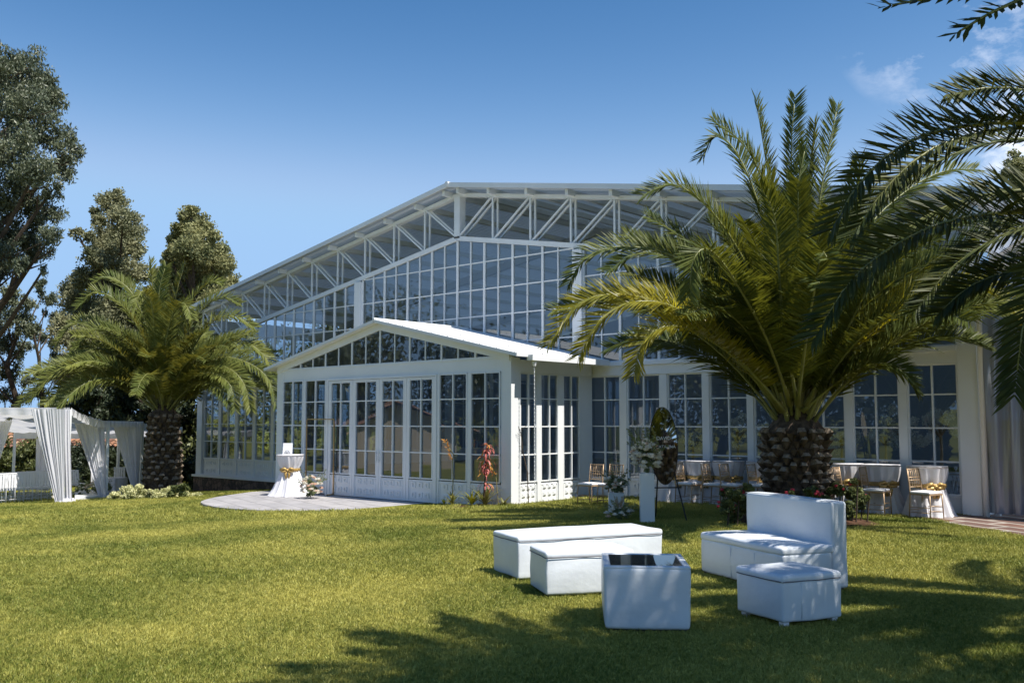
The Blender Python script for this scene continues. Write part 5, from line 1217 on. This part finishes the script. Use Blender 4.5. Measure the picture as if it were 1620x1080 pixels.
# ------------------------------------------------------------------ inside the pavilion
def inside():
    spots = [(1095, 690, 20.9), (1166, 682, 21.2), (1207, 682, 23.0), (1330, 690, 21.0), (1424, 672, 20.5), (1487, 674, 22.2), (1010, 690, 22.5), (1250, 690, 25), (1400, 690, 25.5)]
    names = ['first white blossom tree centrepiece from the porch side', 'second white blossom centrepiece from the porch side', 'blossom centrepiece left of the right palm trunk, deeper inside', 'blossom centrepiece right of the right palm trunk', 'brightest blossom centrepiece close behind the second window from the right', 'blossom centrepiece behind the rightmost window', 'dim blossom centrepiece behind the mirror sign', 'dim blossom centrepiece deep inside behind the right palm', 'dim blossom centrepiece deep inside the right end']
    for i, ((px, py, y), nm) in enumerate(zip(spots, names)):
        d = at(px, py, 1) - CAM; p = CAM + d * (y / d.y); zf_ = .04; r = .47 if i == 4 else .44
        t = empty('blossom_centrepiece', (p.x, p.y, zf_ + .78), 0, nm, 'centrepiece', 'white blossom centrepieces inside the pavilion'); rnd = random.Random(i)
        cl = [(p.x + rnd.gauss(0, r * .42), p.y + rnd.gauss(0, r * .42), p.z + rnd.gauss(0, r * .36), r * .42, .9) for _ in range(11)]
        crown_mesh('blossom', cl, 3200, .05, M['babys'], 200 + i, t, sub=8)
        mb = MB(); mb.tube([(p.x, p.y, zf_ + .78), (p.x + .02, p.y, (p.z + .8) / 2), (p.x, p.y, p.z)], [.05, .03, .04], 7)
        for k in range(5): a = rnd.uniform(0, 6.28); mb.tube([(p.x, p.y, p.z - .25), (p.x + .25 * math.cos(a), p.y + .25 * math.sin(a), p.z + .05)], [.02, .008], 5)
        mb.build('stand', M['goldpaint'], t)
        t = empty('dining_table', (p.x, p.y, zf_), 0, 'long dining table in a white cloth inside the pavilion', 'table', 'white dining tables inside the pavilion')
        mb = MB(); mb.lathe([(.86, .18), (.84, .45), (.80, .76), (.78, .775), (.4, .778), (.01, .778)], (p.x, p.y, zf_), 48, rip=lambda th, z: .03 * math.sin(14 * th) * (1 - z / .78), cap=False); mb.build('tablecloth', M['cloth'], t, smooth=True)
        mb = MB()
        for k in range(8):
            a = k * .785; q = (p.x + .6 * math.cos(a), p.y + .6 * math.sin(a), zf_ + .778); mb.lathe([(.13, 0), (.13, .012)], q, 14)
        mb.build('place_setting', M['goldpaint'], t)
        for k in range(3 if i in (4, 5) else 0):
            a = k * .7 + i
            o = empty('wine_glass', (p.x + .45 * math.cos(a), p.y + .45 * math.sin(a), zf_ + .78), 0, 'small clear glass on a dining table inside the pavilion', 'glass', 'glasses on the dining tables')
            mb = MB(); mb.lathe([(.03, 0), (.005, .01), (.005, .08), (.035, .12), (.03, .17)], tuple(o.location), 10); mb.build('bowl', M['steel'], o, smooth=True)
    # folded white chairs leaning inside the last window
    for k in range(5):
        d = at(1490 + k * 6.5, 740, 1) - CAM; p = CAM + d * ((19.75 + .02 * k) / d.y)
        o = empty('folding_chair', (p.x, p.y, .05), R_(20), 'folded white slatted chair, one of five leaning together inside the rightmost window', 'chair', 'folded white chairs behind the rightmost window')
        mb = MB()
        for s in (-1, 1): mb.tube([(-.0, s * .19, 0), (.12, s * .19, .45), (.22, s * .18, .86)], .013, 6)
        loc_mb(mb, 'frame', M['chairwhite'], o); mb = MB()
        for z in (.3, .38, .46, .6, .7, .8): mb.box(.02 + z * .2, .045 + z * .2, -.18, .18, z, z + .045)
        loc_mb(mb, 'slat', M['chairwhite'], o)
inside()
def curtain(name, label, A, B, A2, B2, m, pl=9, amp=.05, nu=90, nv=26, tie=None, cat='curtain', group=None, parent=None, seed=0, bow=0., sway=0.):
    """pleated cloth from top edge A-B to bottom edge A2-B2; tie=(v, width factor)"""
    A, B, A2, B2 = map(Vector, (A, B, A2, B2)); rnd = random.Random(seed); ph = rnd.uniform(0, 6); V = []; F = []
    side = (B - A).normalized(); nrm = side.cross(Vector((0, 0, 1))).normalized()
    for j in range(nv + 1):
        v = j / nv; a = A.lerp(A2, v); b = B.lerp(B2, v); c = (a + b) / 2; w = 1
        if tie:
            w = 1 - (1 - tie[1]) * math.exp(-((v - tie[0]) / .16) ** 2)
        for i in range(nu + 1):
            u = i / nu; p = a.lerp(b, u); p = c + (p - c) * w
            k = (b - a).length * w / max(.01, (B - A).length); f = pl * 2 * math.pi * (u + .045 * math.sin(9 * u + ph) + .03 * math.sin(21 * u + 2 * ph)) + ph
            am = amp * (.35 + .65 * min(1, v * 3)) * (.6 + .4 * min(1, 1 / max(.3, k)) )
            p = p + nrm * am * (.7 + .5 * math.sin(5 * u + ph)) * (math.sin(f + .8 * math.sin(2.2 * v + ph)) + .35 * math.sin(2.3 * f + 3 * v)) + nrm * bow * math.sin(math.pi * v) + side * sway * math.sin(3 * v + u * 2)
            V.append(p)
    F = [(j * (nu + 1) + i, j * (nu + 1) + i + 1, (j + 1) * (nu + 1) + i + 1, (j + 1) * (nu + 1) + i) for j in range(nv) for i in range(nu)]
    mb = MB(); mb.add(V, F); o = mb.build(name, m, parent, smooth=True)
    return tag(o, label, cat, group) if parent is None else o
# grey curtains hanging behind the porch windows and the left glazing
for i, (x, lab) in enumerate([(-22.35, 'grey curtain inside the leftmost porch window'), (-20.15, 'grey curtain inside the first door leaf'), (-18.9, 'grey curtain inside the second door leaf'), (-17.25, 'grey curtain inside the rightmost door leaf'), (-15.85, 'grey curtain tied back inside the window right of the doors'), (-14.75, 'grey curtain inside the last porch window at the corner')]):
    curtain('curtain', lab, (x - .3, 16.5, 3.3), (x + .3, 16.5, 3.3), (x - .3, 16.55, .1 if i < 2 else 1.5), (x + .15, 16.55, .1 if i < 2 else 1.5), M['curtain'], 6, .05, 50, 20, (.75, .45), group='grey curtains inside the pavilion', seed=i)
for i, (x, lab) in enumerate([(-32.0, 'grey curtain inside the window at the far left corner'), (-28.1, 'grey curtain inside the left wing nearest the porch'), (-30.3, 'grey curtain in the middle of the left wing')]):
    curtain('curtain', lab, (x - .4, 19.6, 3.3), (x + .4, 19.6, 3.3), (x - .35, 19.6, .06), (x + .35, 19.6, .06), M['curtain'], 7, .06, 50, 20, group='grey curtains inside the pavilion', seed=10 + i)
# clear plastic marquee wall on the right
def marquee():
    o = empty('plastic_marquee', (-4.9, 19.2, .24), 0, 'marquee with a rippled shiny clear plastic wall at the right end of the pavilion', 'marquee')
    curtain('plastic_wall', None, (-5.24, 19.04, 4.75), (-1.2, 18.6, 4.75), (-5.22, 18.98, .30), (-1.2, 17.6, .36), M['silver'], 13, .07, 220, 40, parent=o, seed=3, bow=.12, sway=.03)
    mb = MB()
    for x in (-5.04, -1.1): mb.box(x - .04, x + .04, 19.05, 19.13, .2, 4.95)
    mb.box(-5.0, 1.5, 19.05, 19.13, 4.9, 5.0); mb.bar((-5.05, 19.09, 4.8), (-2.2, 19.09, 6.6), .08); mb.build('frame', M['steel'], o)
    mb = MB(); q = [(-5.1, 18.8, 4.85), (-2.1, 18.8, 6.7), (-2.1, 26, 6.7), (-5.1, 26, 4.85)]; mb.hexa([(a, b, c - .02) for a, b, c in q], q); q = [(-2.1, 18.8, 6.7), (1.5, 18.8, 4.9), (1.5, 26, 4.9), (-2.1, 26, 6.7)]; mb.hexa([(a, b, c - .02) for a, b, c in q], q); mb.build('roof_cover', M['drape'], o)
marquee()

# ------------------------------------------------------------------ white draped canopy on the left
def canopy():
    pA = at(105, 799, 28.0); pB = at(167, 789, 30.2); pC = at(222, 783, 32.0)
    A, B, Cc = [Vector((p.x, p.y, gz(p.x))) for p in (pA, pB, pC)]
    zA, zB_, zC = at(105, 647, 28).z, at(167, 668, 30.2).z, at(222, 669, 32).z
    L = A + (A - Vector((A.x + CR.x * 5, A.y + CR.y * 5, A.z))); L.z = gz(L.x)     # further left, outside the picture
    back = Vector((CF.x, CF.y, 0)).normalized() * 6.5
    o = empty('draped_canopy', A, 0, 'white ceremony canopy with gathered drapes tied to its posts', 'canopy')
    posts = [(A, zA), (B, zB_), (Cc, zC), (L, zA), (A + back - CR * 1.2, zA - .75), (L + back, zA - .75), (Cc + back * .35 , zC - .1)]
    for p, z in posts:
        mb = MB(); mb.box(p.x - .04, p.x + .04, p.y - .04, p.y + .04, gz(p.x) - .05, z); mb.build('post', M['steel'], o)
    T = lambda p, z: Vector((p.x, p.y, z))
    # roof drape: sagging cloth
    def sag(P00, P10, P11, P01, s, name):
        nu = 40; nv = 40; V = []
        for j in range(nv + 1):
            for i in range(nu + 1):
                u, v = i / nu, j / nv; p = P00.lerp(P10, u).lerp(P01.lerp(P11, u), v)
                V.append(p + Vector((0, 0, -s * (math.sin(math.pi * v)) - .06 * abs(math.sin(6 * math.pi * u)) + .015 * math.sin(40 * v + 3 * u))))
        mb = MB(); mb.add(V, [(j * (nu + 1) + i, j * (nu + 1) + i + 1, (j + 1) * (nu + 1) + i + 1, (j + 1) * (nu + 1) + i) for j in range(nv) for i in range(nu)]); mb.build(name, M['drape'], o, smooth=True)
    sag(T(L, zA), T(A, zA), T(A + back - CR * 1.2, zA - .75), T(L + back, zA - .75), .05, 'roof_drape')
    sag(T(A, zA - .02), T(B, zB_), T(B + back * .8, zB_ - .3), T(A + back - CR * 1.2, zA - .77), .03, 'roof_drape')
    sag(T(B, zB_), T(Cc, zC), T(Cc + back * .6, zC - .2), T(B + back * .8, zB_ - .3), .03, 'roof_drape')
    # valances
    def val(p, q, h, sagm=0):
        n = 60; V = []
        nr = (q - p).normalized().cross(Vector((0, 0, 1)))
        for j in range(4):
            for i in range(n + 1):
                u = i / n; V.append(p.lerp(q, u) + Vector((0, 0, .05 - h * j / 3 - sagm * math.sin(math.pi * u))) + nr * (.03 * math.sin(u * 60) * j / 3 + .03))
        mb = MB(); mb.add(V, [(j * (n + 1) + i, j * (n + 1) + i + 1, (j + 1) * (n + 1) + i + 1, (j + 1) * (n + 1) + i) for j in range(3) for i in range(n)]); mb.build('valance', M['drape'], o, smooth=True)
    val(T(L, zA), T(A, zA), .22); val(T(A, zA), T(B, zB_), .22, .12); val(T(B, zB_), T(Cc, zC), .2)
    val(T(L + back, zA - .75), T(A + back - CR * 1.2, zA - .75), .3); val(T(A + back - CR * 1.2, zA - .75), T(Cc + back * .6, zC - .2), .3)
    for p, z in ((A, zA),):
        c = T(p, z) - Vector((0, 0, .02))
    # drapes: wide at the top, tied in towards the post at the foot
    def dr(px0, px1, pxb0, pxb1, D, z, pb, seed, pl=8, amp=.06):
        a = at(px0, 600, D); b = at(px1, 600, D); c = at(pxb0, 700, D); d = at(pxb1, 700, D)
        curtain('drape', None, (a.x, a.y, z), (b.x, b.y, z), (c.x, c.y, gz(pb.x) + .03), (d.x, d.y, gz(pb.x) + .03), M['drape'], pl, amp, 90, 30, parent=o, seed=seed)
    dr(50, 104, 93, 105, 27.85, zA, A, 1, 9); dr(100, 112, 108, 118, 28.05, zA, A, 2, 3)
    dr(120, 156, 160, 170, 30.1, zB_ - .03, B, 3, 6); dr(152, 168, 163, 172, 30.3, zB_ - .02, B, 4, 3)
    dr(180, 226, 214, 222, 31.9, zC, Cc, 5, 8); dr(-35, 22, -30, -18, 29.5, zA - .35, A, 6, 8); dr(60, 80, 62, 79, 32.8, zA - .6, A, 7, 4)
    dr(148, 156, 148, 154, 35.5, zB_ - .4, B, 8, 2)
    mb = MB()
    for (px, D) in ((105, 27.8), (98, 27.8), (170, 30.2), (112, 28)):
        p = at(px, 800, D); mb.lathe([(.16, 0), (.15, .06), (.08, .14), (.01, .15)], (p.x, p.y, gz(p.x)), 14, rip=lambda t, z: .2 * math.sin(4 * t))
    mb.build('drape_hem', M['drape'], o, smooth=True)
    # low white platform edge and red floor strip
    q = [at(118, 796, 28.6), at(172, 788, 30.4), at(172, 780, 33.5), at(118, 786, 32)]; q = [(p.x, p.y) for p in q]; slab('canopy_platform', q, -.9, gz(q[0][0]) + .09, M['pedestal'])
canopy()
wproto = chiavari('white_chair', M['chairwhite'], M['cushion'], .95)
# broad white slats fill each backrest
mb = MB()
for k in range(5): mb.box(-.262 - .004 * (k % 2), -.246, -.185 + k * .077, -.185 + k * .077 + .060, .50, .905)
mb.box(-.268, -.240, -.195, .195, .907, .945); loc_mb(mb, 'back_slats', M['chairwhite'], wproto, bevel=.006)
usedw = [False]
def placew(px, D, az, label, group):
    c = wproto if not usedw[0] else copy_tree(wproto); usedw[0] = True; p = at(px, 790, D); c.location = (p.x, p.y, gz(p.x)); c.rotation_euler = (0, 0, R_(az)); tag(c, label, 'chair', group)
ordn = ['first', 'second', 'third', 'fourth', 'fifth', 'sixth', 'seventh', 'eighth']
for i in range(7): placew(-6 + i * 14.2, 28.3 + i * .3, 183, 'white covered chair, %s from the left edge in the front row under the canopy' % ordn[i], 'front row of white chairs under the canopy')
for i in range(6): placew(0 + i * 14.5, 30.9 + i * .3, 183, 'white covered chair in the rows behind the front row under the canopy', 'rear rows of white chairs under the canopy')
placew(122, 32.5, YAW + 80, 'white chair right of the tall front drape', 'white chairs at the right of the canopy'); placew(190, 34.5, YAW + 100, 'white chair beside the small white table under the canopy', 'white chairs at the right of the canopy')
p = at(180, 776, 33); draped_table('small_table', 'small square table with a white cloth between the two right drapes', p.x, p.y, gz(p.x), .62, .42, .40, .46, 77, .62, 9, None, False)
p = at(152, 785, 31); bouquet('flower_arrangement', 'low mound of cream flowers on the white platform under the canopy', (p.x, p.y, gz(p.x) + .12), .42, .2, 45, 60, .055, 1800, .5, spikes=4)
p = at(130, 788, 30.5); bouquet('flower_arrangement', 'green and white flowers behind the tall front drape', (p.x, p.y, gz(p.x) + .1), .22, .2, 46, 14, .045, 1200, .1, spikes=8)
p = at(84, 790, 29); 
for k in range(4):
    q = at(86 + k * .8, 790 - k * 9, 29.0); bouquet('flower_ball', 'white flower cluster hanging on the aisle end of the white chairs', (q.x, q.y, q.z), .07, .06, 300 + k, 9, .035, 60, 0, spikes=2, group='flower clusters at the aisle end of the chairs')

# ------------------------------------------------------------------ plants in the strip beside the porch
def bromeliad(label, x, y, m, n, L, seed, group=None):
    z = gz(x) + .02; o = empty('bromeliad', (x, y, z), 0, label, 'plant', group); rnd = random.Random(seed); mb = MB()
    for i in range(n):
        a = i * 2.4; e = rnd.uniform(.5, 1.35); p = Vector((x, y, z)); l = L * rnd.uniform(.7, 1.1); s = Vector((-math.sin(a), math.cos(a), 0)); P = [p]
        for k in range(5): p = p + Vector((math.cos(a) * math.cos(e), math.sin(a) * math.cos(e), math.sin(e))) * l / 5; e -= .2; P.append(p)
        w = [.012, .02, .02, .016, .010, .001]; b = []
        for q, ww in zip(P, w): b += [q - s * ww, q + s * ww]
        mb.add(b, [(2 * k, 2 * k + 1, 2 * k + 3, 2 * k + 2) for k in range(5)])
    mb.build('leaf', m, o); return o
bromeliad('yellow-green bromeliad at the foot of the orange flower spike', *gy(716, 15.35), M['brong'], 24, .46, 1); bromeliad('bright yellow bromeliad left of the crimson plant', *gy(747, 15.42), M['brom'], 24, .46, 2)
bromeliad('spiky olive rosette at the foot of the crimson plant', *gy(768, 15.42), M['brong'], 30, .62, 3); bromeliad('small rosette beside the porch corner column', *gy(797, 15.5), M['brong'], 14, .32, 4)
p = Vector((*gy(703, 15.5), 0)); bromeliad('tiny pale yellow tuft left of the orange flower spike', p.x, p.y, M['brom'], 10, .15, 5)
def spike_plant():
    p = Vector((*gy(716, 15.45), 0)); z = gz(p.x); o = empty('flowering_plant', (p.x, p.y, z), 0, 'tall thin plant with an orange flower spike against the porch', 'plant'); b = Vector((p.x, p.y, z))
    s = [b, b + Vector((.02, 0, .5)), b + Vector((.0, 0, 1.0)), b + CR * .02 + Vector((0, 0, 1.15)), b - CR * .12 + Vector((0, 0, 1.35)), b - CR * .2 + Vector((0, 0, 1.48))]
    mb = MB(); mb.tube(s, [.012, .012, .012, .01, .008, .004], 6); mb.build('stem', M['stem'], o); rnd = random.Random(3); mb = MB()
    for k in range(46):
        t = rnd.uniform(0, 1); q = (s[2].lerp(s[4], t * 1.3) if t < .77 else s[4].lerp(s[5], (t - .77) * 4)); d = Vector((rnd.gauss(0, 1), rnd.gauss(0, 1), rnd.uniform(.0, 1.6))).normalized() * rnd.uniform(.06, .15) - CR * .03; w = d.cross(Vector((0, 0, 1))).normalized() * .016
        mb.add([q, q + d * .5 + w, q + d, q + d * .5 - w], [(0, 1, 2, 3)])
    mb.build('flower_spike', M['orange'], o)
spike_plant()
def crimson_plant():
    p = Vector((*gy(766, 15.5), 0)); z = gz(p.x); b = Vector((p.x, p.y, z)); o = empty('flowering_plant', b, 0, 'crimson-leaved plant on a woody stem against the last porch window', 'plant'); rnd = random.Random(5)
    mb = MB(); mb.tube([b, b + Vector((.01, 0, .3)), b + CR * .03 + Vector((0, 0, .62)), b + CR * .02 + Vector((0, 0, 1.2))], [.035, .03, .028, .012], 7); mb.build('stem', M['bark'], o); mb = MB(); m2 = MB()
    for k in range(85):
        h = rnd.choice((.45, .7, .8, 1.0, 1.15, 1.3)) + rnd.uniform(-.08, .08); a = rnd.uniform(0, 6.28); q = b + CR * (.03 + .04 * (h - .5)) + Vector((0, 0, h)); L = rnd.uniform(.12, .38); P = [q]; e = rnd.uniform(.1, 1.2)
        for j in range(4): q = q + Vector((math.cos(a) * math.cos(e), math.sin(a) * math.cos(e), math.sin(e))) * L / 4; e -= .75; P.append(q)
        w = Vector((-math.sin(a), math.cos(a), 0)) * .018; bb = []
        for q_, f in zip(P, (.6, 1, 1, .7, .15)): bb += [q_ - w * f, q_ + w * f]
        (mb if rnd.random() < .75 else m2).add(bb, [(2 * i, 2 * i + 1, 2 * i + 3, 2 * i + 2) for i in range(4)])
    mb.build('leaf', M['redleaf'], o); m2.build('dry_leaf', M['orange'], o)
    b2 = b + CR * .32; mb = MB(); mb.tube([b2 - Vector((0, 0, .0)), b2 + CR * -.05 + Vector((0, 0, .6)), b2 - CR * .22 + Vector((0, 0, .98))], .008, 5)
    t = empty('flowering_plant', b2, 0, 'thin leaning stem with orange bracts just right of the crimson plant', 'plant'); mb.build('stem', M['stem'], t); mb = MB()
    for k in range(34):
        q = (b2 + CR * -.05 + Vector((0, 0, .6))).lerp(b2 - CR * .24 + Vector((0, 0, 1.0)), rnd.uniform(.2, 1)); d = Vector((rnd.gauss(0, 1), rnd.gauss(0, 1), rnd.uniform(-.5, 1))).normalized() * .09; w = d.cross(Vector((0, 0, 1))).normalized() * .014; mb.add([q, q + d * .5 + w, q + d, q + d * .5 - w], [(0, 1, 2, 3)])
    mb.build('flower', M['orange'], t)
crimson_plant()
def sapling():
    p = onz(836, 797, .13); b = Vector((p.x, p.y, gz(p.x))); o = empty('sapling', b, 0, 'thin bare grey sapling growing from the lawn in front of the porch side windows', 'sapling'); mb = MB(); rnd = random.Random(2)
    mb.tube([b, b - CR * .02 + Vector((0, 0, .7)), b - CR * .12 + Vector((0, 0, 1.15)), b - CR * .16 + Vector((0, 0, 1.55)), b - CR * .3 + Vector((0, 0, 1.95))], [.014, .011, .009, .007, .004], 6); mb.build('stem', M['bark'], o); mb = MB()
    for k in range(14):
        h = rnd.uniform(.6, 1.7); q = b - CR * (.1 * h) + Vector((0, 0, h)); mb.tube([q, q + Vector((rnd.gauss(0, .09), rnd.gauss(0, .09), rnd.uniform(.03, .12)))], .004, 4)
    mb.build('twig', M['bark'], o)
sapling()
